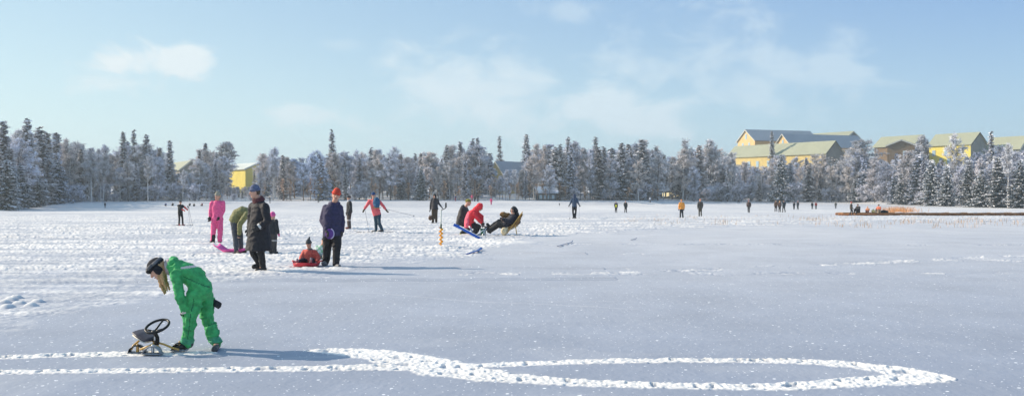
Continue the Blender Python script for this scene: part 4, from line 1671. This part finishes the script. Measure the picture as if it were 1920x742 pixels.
# --- child with the pink hat
person('child in dark clothes with a pink hat standing behind the black coat', 511, 475, 75, 160, top=(.02, .022, .026), bot=(.05, .045, .045), hat=(.75, .12, .35), hatkind='tall', hs=1.3, puff=1.2, bag=1.25,
       P={'elL': (.05, .27, 1.2), 'wrL': (.2, .2, 1.05)}, gloves=(.8, .15, .3), d=ydist(475), bpaint=lambda ce: ((ce[:, 2] > .33) & (ce[:, 2] < .37)).astype(int), bpaintmats=[fab((.4, .38, .36))])

# --- child on the red sled
CORAL = (.62, .11, .08)
dS = ydist(499)
SITJ = lambda x, y, q, dep: None
person('small child in a coral jacket and pointed grey hat sitting on the red sled', 578, 498, 78, -20, top=CORAL, bot=(.02, .02, .03), hat=(.07, .075, .08), hatkind='pointed', scarf=(.10, .11, .11), hs=1.35, puff=1.6, bag=1.2,
       J={'pel': (580, 489, .1), 'wai': (580, 484, .1), 'che': (580, 477, .1), 'nek': (581, 468, .08), 'hed': (579, 458, .06), 'shR': (571, 473, .1), 'elR': (565, 483, .02), 'wrR': (564, 489, -.08),
          'shL': (590, 473, .1), 'elL': (597, 483, .05), 'wrL': (594, 491, -.08), 'hiR': (575, 492, .05), 'knR': (568, 487, -.15), 'anR': (559, 491, -.3), 'toR': (557, 486, -.38),
          'hiL': (585, 492, .05), 'knL': (586, 487, -.15), 'anL': (583, 492, -.32), 'toL': (583, 485, -.40)}, boots=(.32, .32, .34), gloves=(.3, .3, .32), hf=(-.35, -1, -.1), lift=.04)


def red_sled():
    g = gp(576, 499)
    root = empty('saucer_sled', g)
    tag(root, 'shallow red plastic sled under the coral jacketed child', 'sled')
    RD = mat('red plastic', (.62, .045, .06), .35)
    m = MB()
    prof = [(.02, .05), (.22, .035), (.285, .05), (.31, .10), (.32, .105), (.318, .09), (.295, .03), (.2, .012), (.02, .01)]
    n = 32
    vs = []
    for (r, z) in prof:
        for k in range(n):
            a = 2 * math.pi * k / n
            vs.append((r * math.cos(a) * .93, r * math.sin(a) * 1.25 - .05, z + .012 * math.sin(a * 3)))
    fs = []
    for i in range(len(prof) - 1):
        for k in range(n):
            k2 = (k + 1) % n
            fs.append((i * n + k, i * n + k2, (i + 1) * n + k2, (i + 1) * n + k))
    fs.append(tuple(range(n)))
    fs.append(tuple((len(prof) - 1) * n + k for k in range(n - 1, -1, -1)))
    m.add(vs, fs)
    m.build('tray', RD, root, smooth=True)
    for q in (-1, 1):
        MB().sweep([(q * .28, -.1, .10), (q * .32, -.05, .13), (q * .33, .05, .13), (q * .29, .1, .10)], [.012] * 4, n=8).build('handle', RD, root, smooth=True)


red_sled()
person('small child in green and white, half hidden behind the man in red hat', 603, 484, 70, 20, top=(.25, .5, .3), bot=(.3, .3, .3), hat=(.02, .02, .03), hs=1.3, puff=1.3,
       J={'pel': (603, 480, 0), 'wai': (603, 475, 0), 'che': (602, 468, 0), 'nek': (604, 460, 0), 'hed': (607, 452, -.02), 'shR': (595, 464, 0), 'elR': (594, 471, -.05), 'wrR': (598, 476, -.1),
          'shL': (611, 464, 0), 'elL': (613, 471, 0), 'wrL': (610, 476, -.1), 'hiR': (599, 481, 0), 'knR': (597, 478, -.25), 'anR': (598, 483, -.4), 'toR': (597, 479, -.45), 'hiL': (608, 481, 0), 'knL': (608, 478, -.25), 'anL': (607, 483, -.4), 'toL': (607, 479, -.45)},
       paint=lambda ce: ((np.floor(ce[:, 0] * 14) + np.floor(ce[:, 2] * 14)) % 2).astype(int), paintmats=[fab((.6, .65, .62))])

# --- black jacket behind the man
person('person in black jacket and brown trousers behind the man in red hat', 655, 429, 62, -70, top=(.02, .02, .022), bot=(.055, .035, .03), hat=(.03, .025, .03), puff=1.1, bag=1.15, boots=(.25, .05, .03),
       scarf=(.6, .6, .62), bpaint=lambda ce: ((ce[:, 2] > .42) & (ce[:, 2] < .5)).astype(int), bpaintmats=[fab((.45, .4, .38))])


# --- skiers, poles and skis
def pole(label, a, b, group=None, r=.009):
    """a, b = world points: grip, tip"""
    root = empty('ski_pole', b)
    tag(root, label, 'ski pole', group)
    v = a - b
    u = v.normalized()
    MB().sweep([Vector((0, 0, 0)), v], [r * .8, r], n=6).build('shaft', mat('pole grey', (.22, .22, .24), .4), root, smooth=True)
    MB().cap(v, v + u * .10, r * 2, r * 2.2, 8).build('grip', BLACKP, root, smooth=True)
    MB().sweep([u * .05, u * .06], [.045, .045], n=12).build('basket', BLACKP, root)


def ski(label, c, ang, col, L=1.8, pitch=0.0, group=None):
    root = empty('ski', c, R(ang))
    root.rotation_euler = (0, R(-pitch), R(ang))
    tag(root, label, 'ski', group)
    pts, ab = [], []
    for t in np.linspace(0, 1, 14):
        x = -L / 2 + L * t
        pts.append((x, 0, .018 + .10 * max(0, (t - .9) / .1) ** 2))
        ab.append((.026 * (1 - .6 * max(0, (t - .93) / .07)), .008))
    MB().sweep(pts, ab, side=(0, 1, 0), n=8).build('blade', mat('ski lacquer', col, .35), root, smooth=True)
    MB().box((0, 0, .04), (.09, .022, .014)).build('binding', BLACKP, root)


def wp(px, py, d):
    return Vector(((px - CX) / F * d, d, CAMH + (HY - py) * d / F))


dK = ydist(436)
person('skier in pink red jacket and teal trousers gliding away, arms spread', 708, 435, 76, -150, top=(.80, .13, .14), bot=(.025, .06, .09), hat=(.02, .06, .16), bag=.95, d=dK,
       J={'hed': (700, 366, 0), 'nek': (701, 374, 0), 'che': (702, 383, 0), 'wai': (704, 392, 0), 'pel': (706, 399, 0), 'shL': (693, 377, 0), 'elL': (688, 385, -.05), 'wrL': (684, 391, -.1),
          'shR': (711, 378, .05), 'elR': (718, 385, .1), 'wrR': (723, 392, .1), 'hiL': (704, 401, 0), 'knL': (705, 418, .05), 'anL': (705, 432, 0), 'toL': (699, 434, .05),
          'hiR': (710, 401, 0), 'knR': (711, 418, -.1), 'anR': (716, 430, -.1), 'toR': (710, 434, -.1)}, gloves=(.06, .05, .03), boots=(.03, .03, .035))


def backpack():
    c = wp(706, 381, dK - .14)
    root = empty('backpack', c)
    tag(root, 'blue backpack on the back of the pink red skier', 'backpack')
    m = MB()
    m.ell((0, 0, .03), (.17, .11, .25))
    m.ell((.02, -.06, -.10), (.14, .08, .11))
    fuse(m, 'bag', fab((.02, .10, .20)), root, .02, .006, 12)
    MB().sweep([(-.14, 0, .18), (-.17, .12, .12), (-.16, .16, -.05), (-.14, .08, -.18)], [.02] * 4, n=6).build('strap', BLACKP, root, smooth=True)
    MB().sweep([(-.17, .02, -.20), (0, -.08, -.20), (.17, .02, -.20)], [(.035, .02)] * 3, n=8).build('hip_belt', fab((.25, .2, .06)), root, smooth=True)


backpack()
pole('ski pole planted in the snow left of the pink red skier', wp(684, 391, dK - .1), gp(692, 437, dK - .3))
pole('ski pole trailing far behind in the right hand of the pink red skier', wp(724, 392, dK + .1), wp(778, 405, dK + .1))
ski('left ski of the pink red skier, flat on the snow', gp(700, 434, dK + .05) + Vector((0, 0, .02)), 195, (.05, .05, .06))
ski('right ski of the pink red skier, heel lifted', gp(713, 436, dK - .1) + Vector((0, 0, .06)), 215, (.4, .4, .42), pitch=-8, L=1.2)

d3 = ydist(423)
person('small skier in black with bright red gloves, arms reaching right', 338, 421, 47, 60, top=(.018, .02, .02), bot=(.012, .012, .014), hat=(.03, .035, .03), boots=(.7, .08, .06), gloves=(.7, .05, .04), d=d3, bag=.9,
       P={'elL': (.25, .22, 1.25), 'wrL': (.48, .16, 1.15), 'elR': (.25, -.22, 1.22), 'wrR': (.50, -.16, 1.1), 'knL': (.06, .14, .5), 'anL': (.05, .18, .09), 'toL': (.2, .2, .04)},
       paint=lambda ce: ((ce[:, 0] > .22)).astype(int), paintmats=[fab((.7, .05, .05))])
pole('left ski pole of the small black clad skier', wp(354, 390, d3 - .1), gp(361, 421, d3 - .2), 'poles of the small black clad skier')
pole('right ski pole of the small black clad skier', wp(352, 389, d3), gp(357, 419, d3), None)
ski('left ski of the small black clad skier', gp(334, 423, d3 - .3) + Vector((0, 0, .01)), 35, (.4, .42, .4), L=1.3)
ski('right ski of the small black clad skier', gp(343, 423, d3 - .1) + Vector((0, 0, .01)), 40, (.4, .42, .4), L=1.3)

# --- ice auger and its owner
person('person in a long dark hooded coat holding a brown bag', 815, 418, 54, -8, top=(.025, .022, .028), bot=(.07, .045, .028), hoodup=(.012, .012, .016), coat=.12, bag=1.1,
       P={'elL': (.02, .27, 1.18), 'wrL': (.1, .42, 1.02), 'wrR': (.02, -.27, .86)})
dB = ydist(418)


def bag():
    c = wp(807, 404, dB - .1)
    root = empty('hand_bag', c)
    tag(root, 'brown bag hanging from the hand of the person in the hooded coat', 'bag')
    m = MB()
    m.ell((0, 0, -.16), (.15, .09, .17))
    fuse(m, 'pouch', fab((.12, .06, .035)), root, .03)
    MB().sweep([(-.08, 0, -.06), (-.05, 0, .04), (.05, 0, .04), (.08, 0, -.06)], [.015] * 4, n=6).build('handle', fab((.05, .03, .02)), root, smooth=True)


bag()


def auger():
    g = gp(827, 462)
    root = empty('ice_auger', g)
    tag(root, 'ice auger with orange spiral blade standing in a drilled hole', 'auger')
    k = g.y / F
    MB().sweep([(0, 0, -.05), (0, 0, 37 * k)], [.02, .02], n=10).build('lower_shaft', mat('auger orange', (.90, .40, .01), .4), root, smooth=True)
    MB().sweep([(0, 0, 37 * k), (.003, 0, 68 * k)], [.017, .017], n=10).build('upper_shaft', mat('pale shaft', (.55, .58, .5), .4), root, smooth=True)
    MB().sweep([(0, 0, 34 * k), (0, 0, 42 * k)], [.027, .027], n=10).build('clamp', mat('dark green clamp', (.03, .08, .05), .5), root, smooth=True)
    m = MB()
    n = 96
    vs = []
    for i in range(n + 1):
        a = i / n * 2 * math.pi * 4.5
        z = .02 + i / n * 34 * k
        for r, dz in ((.015, 0), (.068, 0), (.068, .022), (.015, .022)):
            vs.append((r * math.cos(a), r * math.sin(a), z + dz))
    fs = []
    for i in range(n):
        for q in range(4):
            q2 = (q + 1) % 4
            fs.append((i * 4 + q, i * 4 + q2, (i + 1) * 4 + q2, (i + 1) * 4 + q))
    m.add(vs, fs)
    m.build('spiral_blade', mat('auger orange', (.90, .40, .01), .4), root, smooth=False)
    MB().sweep([(.003, 0, 68 * k), (.07, 0, 70 * k), (.14, 0, 72 * k), (.15, 0, 74 * k)], [.013] * 4, n=8).build('crank', BLACKP, root, smooth=True)
    MB().cap((.15, 0, 74 * k), (.15, 0, 81 * k), .026, .024).build('grip', BLACKP, root, smooth=True)


auger()

# --- anglers
dA = ydist(440)
person('angler in a dark grey jacket with an olive hat crouching behind the red one', 868, 433, 92, 75, d=dA + .8, top=(.035, .03, .032), bot=(.02, .02, .02), hat=(.22, .2, .03), puff=1.2, bag=1.1, hood=(.03, .03, .035), boots=(.45, .5, .03),
       J={'hed': (878, 380, 0), 'nek': (872, 389, 0), 'che': (869, 397, 0), 'wai': (866, 408, 0), 'pel': (865, 416, 0), 'shR': (867, 392, -.15), 'elR': (864, 407, -.2), 'wrR': (872, 418, -.2),
          'shL': (873, 392, .15), 'elL': (880, 405, .2), 'wrL': (886, 415, .15), 'hiR': (864, 418, -.1), 'knR': (880, 422, -.15), 'anR': (866, 437, -.15), 'toR': (874, 441, -.18), 'hiL': (868, 418, .1), 'knL': (884, 422, .12), 'anL': (872, 436, .1), 'toL': (880, 438, .1)})
person('angler in a red hooded jacket crouching with both arms reaching down', 888, 438, 95, 80, d=dA - .3, top=(.80, .03, .045), bot=(.015, .012, .015), hoodup=(.80, .03, .045), puff=1.15, bag=1.05, hem=.14,
       J={'hed': (900, 389, 0), 'nek': (892, 396, 0), 'che': (884, 402, 0), 'wai': (880, 411, 0), 'pel': (880, 419, 0), 'shR': (889, 401, -.16), 'elR': (896, 410, -.22), 'wrR': (902, 417, -.18),
          'shL': (893, 399, .16), 'elL': (903, 406, .2), 'wrL': (904, 416, .15), 'hiR': (881, 421, -.08), 'knR': (896, 426, -.12), 'anR': (886, 440, -.1), 'toR': (895, 444, -.1), 'hiL': (884, 421, .08), 'knL': (898, 425, .1), 'anL': (889, 440, .1), 'toL': (897, 442, .1)},
       hf=(.85, -.1, -.5), paint=lambda ce: (ce[:, 0] < -.18).astype(int), paintmats=[fab((.70, .10, .16))])


def bucket():
    g = gp(906, 438, dA - .5)
    root = empty('bucket', g)
    tag(root, 'small dark green bucket under the hands of the red jacketed angler', 'bucket')
    m = MB()
    m.sweep([(0, 0, 0), (0, 0, .02), (0, 0, .28)], [.09, .10, .13], n=18)
    m.build('pail', mat('green pail', (.015, .12, .06), .4), root, smooth=True)
    MB().sweep([(-.13, 0, .27), (-.09, 0, .37), (0, 0, .41), (.09, 0, .37), (.13, 0, .27)], [.007] * 5, n=6).build('handle', STEEL, root, smooth=True)


bucket()
dC = ydist(441)
person('person in black lying back in the fur covered deck chair', 945, 437, 112, -75, d=dC, top=(.014, .015, .028), bot=(.022, .02, .02), hoodup=(.01, .01, .012), puff=1.1, bag=1.1,
       J={'hed': (963, 396, 0), 'nek': (966, 404, 0), 'che': (962, 410, 0), 'wai': (957, 416, 0), 'pel': (951, 421, 0), 'shL': (963, 407, -.18), 'elL': (955, 416, -.26), 'wrL': (948, 413, -.3),
          'shR': (969, 407, .18), 'elR': (972, 416, .2), 'wrR': (964, 421, .1), 'hiL': (949, 423, -.09), 'knL': (934, 421, -.12), 'anL': (917, 432, -.1), 'toL': (911, 427, -.12),
          'hiR': (951, 421, .09), 'knR': (936, 416, .1), 'anR': (920, 427, .1), 'toR': (914, 421, .1)}, hf=(-.6, -.7, .25))
FUR = mat('sheepskin', (.26, .14, .05), .95, var=.4, scale=12, bump=.02)


def deck_chair():
    g = gp(953, 438, dC)
    root = empty('deck_chair', g)
    tag(root, 'reclining deck chair covered with golden sheepskin, its occupant in black', 'deck chair')

    def w(px, py, dep=0.0):
        dd = g.y + dep
        return Vector(((px - CX) / F * dd - g.x, dep, CAMH + (HY - py) * dd / F - g.z))
    m = MB()
    for dep in (-.25, 0, .25):
        m.chain([w(950, 430, dep), w(968, 420, dep), w(978, 402, dep)], [.06, .08, .05], 8)
    m.chain([w(943, 402, .24), w(952, 404, .26), w(964, 410, .22), w(970, 416, .1)], [.13, .12, .12, .10], 8)
    fuse(m, 'backrest', FUR, root, .03, .02, 14)
    m = MB()
    for dep in (-.22, 0, .22):
        m.chain([w(968, 421, dep), w(950, 430, dep), w(944, 428, dep)], [.08, .09, .06], 8)
    m.ell(w(945, 433, -.3), (.13, .1, .17))
    fuse(m, 'seat', mat('pale sheepskin', (.62, .52, .34), .95, var=.3, scale=12), root, .03, .02, 14)
    WD = mat('yellow timber', (.5, .3, .08), .6)
    for dep in (-.32, .32):
        MB().sweep([w(980, 397, dep), w(950, 438, dep)], [.022, .022], n=6).build('side_rail', WD, root)
        MB().sweep([w(966, 421, dep), w(969, 439, dep)], [.022, .022], n=6).build('leg', WD, root)


deck_chair()


def lounger():
    d = ydist(448)
    g = gp(890, 448, d)
    root = empty('folding_lounger', g)
    tag(root, 'blue folding lounger tilted on white tube legs before the anglers', 'lounger')

    def w(px, py, dep=0.0):
        dd = g.y + dep
        return Vector(((px - CX) / F * dd - g.x, dep, CAMH + (HY - py) * dd / F - g.z))
    m = MB()
    m.sweep([w(851, 421, 0), w(866, 428, 0), w(888, 440, 0), w(903, 448.5, 0)], [(.30, .055)] * 4, side=(0, 1, 0), n=12)
    m.build('mattress', mat('blue canvas', (.01, .10, .48), .6, var=.15, scale=8), root, smooth=False)
    m = MB()
    for dep in (-.33, .33):
        MB().sweep([w(862, 423, dep), w(904, 446, dep)], [.013, .013], n=6).build('side_rail', WHITEP, root, smooth=True)
        MB().sweep([w(912, 427, dep), w(898, 452, dep)], [.017, .017], n=6).build('leg', STEEL, root, smooth=True)
        MB().sweep([w(893, 440, dep), w(908, 430, dep)], [.014, .014], n=6).build('brace', WHITEP, root, smooth=True)
        MB().sweep([w(907, 432, dep), w(913, 451, dep)], [.017, .017], n=6).build('leg', STEEL, root, smooth=True)
    MB().sweep([w(880, 424, .1), w(886, 434, .1)], [.03, .03], n=8).build('armrest', STEEL, root, smooth=True)


lounger()


def board(label, a, b, col, wdt=.06, name='ski', cat='ski', bind=True):
    pa, pb = gp(*a), gp(*b)
    root = empty(name, (pa + pb) / 2 + Vector((0, 0, .03)))
    tag(root, label, cat)
    v = (pb - pa) / 2
    m = MB()
    m.sweep([-v, -v * .5, v * .6, v * .9 + Vector((0, 0, .015)), v + Vector((0, 0, .05))], [(wdt, .012)] * 4 + [(wdt * .5, .01)], side=Vector((-v.y, v.x, 0)), n=8)
    m.build('blade', mat('lacquer', col, .4), root, smooth=True)
    if bind:
        MB().box((0, 0, .02), (.07, .03, .012)).build('binding', BLACKP, root)


board('blue ski lying alone on the snow in front of the anglers', (876, 478), (902, 469), (.02, .08, .30), bind=False)
board('thin grey ski lying on the snow right of the deck chair', (1045, 463), (1074, 455), (.25, .28, .38), .022, bind=False)
board('short grey ski lying farthest right on the open ice', (1183, 451), (1193, 449), (.25, .27, .33), .02, bind=False)

# --- walkers farther out
W_ = walkpose
person('walker in a blue grey jacket with two poles on the open ice', 1077, 410, 46, 178, top=(.035, .065, .12), bot=(.012, .012, .014), hat=(.03, .04, .07), hoodup=(.03, .05, .10), bag=.9, P={'elL': (0, .27, 1.12), 'wrL': (.08, .34, 1.0), 'elR': (0, -.27, 1.12), 'wrR': (.08, -.34, 1.0), 'anL': (0, .05, .09), 'anR': (0, -.05, .09)})
dW = ydist(410)
pole('left hand pole of the walker in blue grey', wp(1069, 388, dW), gp(1068, 411, dW - 1))
pole('right hand pole of the walker in blue grey', wp(1086, 388, dW), gp(1086, 411, dW - 1))
yel = fab((.8, .75, .05))
person('walker in black with a yellow chest patch, left of a pair', 1155, 399, 22, 0, top=(.02, .02, .03), hat=(.03, .03, .03), paint=lambda ce: ((np.abs(ce[:, 0]) < .12) & (ce[:, 2] < 1.15)).astype(int), paintmats=[yel], P=W_(.5))
person('walker in dark brown beside the one with the yellow patch', 1173, 399, 23, 5, top=(.03, .025, .02), hat=(.25, .12, .08), P=W_(.6))
person('walker in a bright orange jacket and black trousers', 1278, 409, 35, 185, top=(.85, .33, .05), bot=(.02, .02, .025), hat=(.7, .28, .1), P={'anL': (0, .13, .09), 'anR': (0, -.13, .09)}, puff=1.15)
person('walker in a grey brown suit right of the one in orange', 1313, 406, 33, 175, top=(.07, .06, .05), bot=(.08, .07, .05), hat=(.7, .3, .2), P=W_(.4))
person('lone walker in brown with a reddish cap before the snow laden spruce', 1404, 399, 24, -20, top=(.07, .04, .035), bot=(.02, .02, .02), hat=(.4, .06, .08), P=W_(.5), puff=1.2)
person('walker in brown, left of the group of three on the ice', 1455, 397, 22, 180, top=(.12, .06, .03), bot=(.03, .02, .02), hat=(.05, .04, .04), P=W_(.7))
person('walker with an orange scarf, middle of the group of three', 1462, 398, 22, 170, top=(.10, .05, .04), bot=(.02, .02, .02), hat=(.6, .3, .12), scarf=(.7, .35, .1), P=W_(.5))
person('walker in dark grey, right of the group of three', 1470, 398, 23, 190, top=(.04, .045, .05), bot=(.03, .03, .03), hat=(.04, .04, .05), P=W_(.8), puff=1.2)
person('distant walker in black, left of the pair with the red cap', 1489, 393, 15, 180, top=(.03, .03, .035), hat=(.03, .03, .03), P=W_(.4))
person('distant walker with a red cap beside one in black', 1496, 393, 16, 180, top=(.04, .035, .035), hat=(.7, .12, .08), P=W_(.4))
person('distant walker in black left of the one in red', 1523, 392, 14, 180, top=(.015, .02, .02), hat=(.02, .02, .02))
person('distant walker in a dark red jacket', 1530, 392, 14, 180, top=(.35, .04, .03), hat=(.5, .1, .05))
person('distant lone walker in grey left of the jetty', 1567, 391, 13, 180, top=(.09, .09, .08), hat=(.12, .11, .1))

# --- jetty and the people on it
dJ = ydist(404)


def jetty():
    a = gp(1578, 404, dJ)
    L = (1930 - 1578) / F * dJ + 6
    root = empty('timber_jetty', (a.x, a.y, a.z))
    tag(root, 'long low brown timber jetty frozen in at the right', 'jetty')
    TB = mat('jetty timber', (.30, .13, .05), .8, var=.4, scale=1.2)
    for (y, z0, r) in ((0, .14, .13), (.9, .12, .12), (1.8, .13, .12)):
        MB().sweep([(0, y, z0), (L * .33, y + .03, z0 + .01), (L * .66, y - .02, z0 - .02), (L, y, z0 - .03)], [r, r * 1.05, r * .95, r], n=10).build('beam', TB, root, smooth=True)
    m = MB()
    x = .1
    rj = random.Random(5)
    while x < L - .2:
        m.box((x + .09, .9, .285), (.085, 1.05, .018))
        x += .19
    m.build('deck', mat('deck boards', (.34, .19, .09), .8, var=.4, scale=1.5), root)


def jetty_snow():
    rj = random.Random(8)
    for k in range(9):
        a = gp(1700 + k * 26 + rj.uniform(-8, 8), 404, dJ)
        root = empty('snow_patch', (a.x, dJ + rj.uniform(.4, 1.3), a.z + .30))
        tag(root, 'low patch of snow left on the long timber jetty', 'snow patch', 'snow patches on the jetty')
        MB().ell((0, 0, 0), (rj.uniform(.4, 1.1), rj.uniform(.3, .5), .05), n=12).build('snow', SNOWM, root, smooth=True)


jetty()
jetty_snow()
zJ = .30
sit = {'pel': (0, 0, .12), 'wai': (-.02, 0, .27), 'che': (0, 0, .46), 'nek': (.02, 0, .63), 'hed': (.05, 0, .78), 'shL': (0, .175, .58), 'elL': (.1, .25, .35), 'wrL': (.3, .2, .35), 'shR': (0, -.175, .58), 'elR': (.1, -.25, .35), 'wrR': (.3, -.2, .35),
       'hiL': (.02, .1, .1), 'knL': (.4, .14, .32), 'anL': (.42, .12, -.08), 'toL': (.56, .12, -.12), 'hiR': (.02, -.1, .1), 'knR': (.4, -.14, .32), 'anR': (.42, -.12, -.08), 'toR': (.56, -.12, -.12)}
person('person in brown with a red cap standing at the left end of the jetty', 1596, 404, 26, 60, top=(.06, .05, .035), bot=(.02, .02, .02), hat=(.6, .05, .07), d=dJ - .6, P=W_(.7), puff=1.2)
person('person in black sitting on the jetty beside the standing one', 1609, 404, 31, -60, top=(.012, .012, .015), bot=(.015, .015, .015), hat=(.012, .012, .015), d=dJ + .2, lift=.32, P=sit, puff=1.3)
person('child in orange sitting low on the jetty', 1627, 404, 22, -40, top=(.6, .25, .12), bot=(.4, .15, .1), hat=(.8, .3, .08), d=dJ + .2, lift=.32, P=sit, puff=1.2)
person('person in a red and pale jacket with dark hat sitting right on the jetty', 1648, 404, 30, -50, top=(.6, .16, .08), bot=(.4, .28, .18), hat=(.05, .03, .03), d=dJ + .2, lift=.32, P=sit, puff=1.15, paint=lambda ce: (ce[:, 2] < .3).astype(int), paintmats=[fab((.6, .45, .3))])


def heap(name, label, cat, px, py, d, r, col, lift=0):
    g = gp(px, py, d)
    root = empty(name, (g.x, g.y, g.z + lift))
    tag(root, label, cat)
    m = MB()
    m.ell((0, 0, r[2] * .8), r)
    m.ell((r[0] * .5, 0, r[2] * .7), (r[0] * .7, r[1], r[2] * .8))
    fuse(m, 'bag', fab(col), root, .04, .02, 6)
    MB().sweep([(-r[0] * .4, 0, r[2] * 1.5), (0, 0, r[2] * 2), (r[0] * .4, 0, r[2] * 1.5)], [.02] * 3, n=6).build('strap', BLACKP, root, smooth=True)


heap('duffel_bag', 'black duffel bag lying on the jetty at the right of the group', 'bag', 1657, 403, dJ + .2, (.45, .22, .16), (.012, .012, .014), .3)
heap('rucksack', 'yellowish rucksack on the jetty between the two orange clad people', 'bag', 1637, 403, dJ + .1, (.2, .15, .2), (.65, .5, .2), .3)

# --- tiny figures near the far shore
for (label, px, py, h, fa, top, bot, hat, kw) in [
    ('tiny figure in dark clothes on the ice below the left birches', 197, 390, 11, 180, (.03, .03, .035), (.02, .02, .02), (.04, .03, .03), {}),
    ('tiny figure in blue sitting on the left bank, leftmost of the row', 311, 386, 12, 0, (.03, .1, .3), (.02, .02, .02), (.03, .06, .12), {'P': sit}),
    ('tiny figure in black sitting on the left bank beside the blue one', 324, 386, 12, 0, (.015, .015, .02), (.02, .02, .02), (.02, .02, .02), {'P': sit}),
    ('tiny figure in dark clothes and pale hat right of the small skier', 356, 386, 12, 0, (.03, .03, .035), (.02, .02, .02), (.4, .4, .35), {'P': sit}),
    ('tiny figure in black on the left bank before the white birch', 364, 387, 12, 10, (.012, .012, .015), (.02, .02, .02), (.02, .02, .02), {'P': sit}),
    ('tiny figure in dark red sitting on the left bank near the pink suited person', 379, 386, 12, -20, (.25, .03, .03), (.02, .02, .02), (.04, .03, .03), {'P': sit}),
    ('tiny dark figure bending on the bank right of the woman in black', 506, 381, 12, 90, (.02, .02, .025), (.02, .02, .02), (.02, .02, .02), {}),
    ('tiny figure in black with a yellow cap left of the man in the red hat', 597, 380, 15, 180, (.012, .012, .015), (.012, .012, .014), (.6, .55, .05), {}),
    ('tiny child in navy and red with a yellow cap behind the auger', 854, 377, 12, 170, (.04, .03, .09), (.25, .03, .05), (.7, .45, .02), {}),
    ('tiny figure in pink red, left of three behind the anglers', 885, 377, 13, 170, (.6, .08, .15), (.3, .05, .08), (.5, .08, .1), {}),
    ('tiny figure in black, middle of three behind the anglers', 890, 378, 13, 170, (.012, .012, .015), (.012, .012, .014), (.02, .02, .02), {}),
    ('tiny figure in black, right of three behind the anglers', 896, 378, 14, 190, (.012, .012, .015), (.012, .012, .014), (.02, .02, .02), {}),
    ('tiny child in a pink red suit above the deck chair', 921, 384, 13, 170, (.75, .06, .2), (.65, .06, .18), (.7, .08, .15), {}),
    ('tiny dark child left of the walker in blue grey', 1049, 386, 6, 0, (.02, .02, .03), (.02, .02, .02), (.02, .02, .03), {}),
    ('tiny figure in a white jacket and dark trousers left of the one in orange', 1219, 380, 11, 0, (.6, .62, .66), (.03, .02, .02), (.1, .08, .08), {}),
    ('tiny figure in black kneeling on the bank left of the lone brown walker', 1384, 379, 12, 90, (.012, .012, .015), (.012, .012, .014), (.02, .02, .02), {'P': sit}),
]:
    dd = None
    for q in np.linspace(140, 300, 321):
        x = (px - CX) / F * q
        if HY + (CAMH - float(zg(x, q))) * F / q <= py:
            dd = float(q)
            break
    person(label, px, py, h, fa, top=top, bot=bot, hat=hat, d=dd, puff=1.15, **kw)


# --- dry reeds
def reeds(name, label, areas, col, wd, hmin, hmax):
    rng = np.random.default_rng(4)
    vs, fs = [], []
    for (x0, x1, y0, y1, n) in areas:
        cl = rng.uniform(0, 1, (max(2, n // 10), 2))
        for i in range(n):
            c = cl[rng.integers(len(cl))] + rng.normal(0, .03, 2)
            if n > 1000:
                c = np.array([rng.normal(.5, .24), rng.uniform(0, 1)])
            px = x0 + (x1 - x0) * c[0]
            py = y0 + (y1 - y0) * c[1]
            if py <= y0 - 3:
                continue
            g = gp(px, py)
            h = rng.uniform(hmin, hmax)
            a = rng.uniform(0, 6.28)
            dx, dy = math.cos(a) * wd, math.sin(a) * wd
            lx, ly = rng.normal(0, .16, 2) * h
            o = len(vs)
            vs += [(g.x - dx, g.y - dy, g.z - .05), (g.x + dx, g.y + dy, g.z - .05), (g.x + dx * .8 + lx * .5, g.y + dy * .8 + ly * .5, g.z + h * .6), (g.x - dx * .8 + lx * .5, g.y - dy * .8 + ly * .5, g.z + h * .6),
                   (g.x + lx * 1.3, g.y + ly, g.z + h)]
            fs += [(o, o + 1, o + 2, o + 3), (o + 3, o + 2, o + 4)]
    m = MB()
    m.v, m.f, m.m = vs, fs, [0] * len(fs)
    o = m.build(name, mat('dry reed', col, .9, var=.25, scale=2), None)
    tag(o, label, 'reeds', kind='stuff')


reeds('dry_reeds', 'sparse pale dry reed stalks poking out of the snow on the right', [(1150, 1560, 404, 422, 420), (1560, 1930, 409, 428, 380), (1700, 1900, 410, 424, 160)], (.50, .34, .22), .010, .10, .34)
reeds('orange_reeds', 'dense patch of reeds tinted with orange glow behind the jetty group', [(1648, 1720, 395.5, 401, 1300)], (.62, .30, .13), .013, .2, 1.05)  # reed colour also carries the soft orange glow

flush()


# ---------------------------------------------------------------- the cold air over the lake
def haze():
    m = MB()
    m.box((0, 700, 27), (2750, 790, 31))
    o = m.build('haze', bpy.data.materials.new('cold air'), None)
    tag(o, 'thin cold haze over the lake and forest', 'haze', kind='stuff')
    mt = o.data.materials[0]
    mt.use_nodes = True
    n, l = mt.node_tree.nodes, mt.node_tree.links
    n.remove(n['Principled BSDF'])
    v = n.new('ShaderNodeVolumePrincipled')
    v.inputs['Color'].default_value = (.84, .95, 1, 1)
    v.inputs['Density'].default_value = .0006
    v.inputs['Anisotropy'].default_value = .2
    l.new(v.outputs[0], n['Material Output'].inputs['Volume'])


haze()
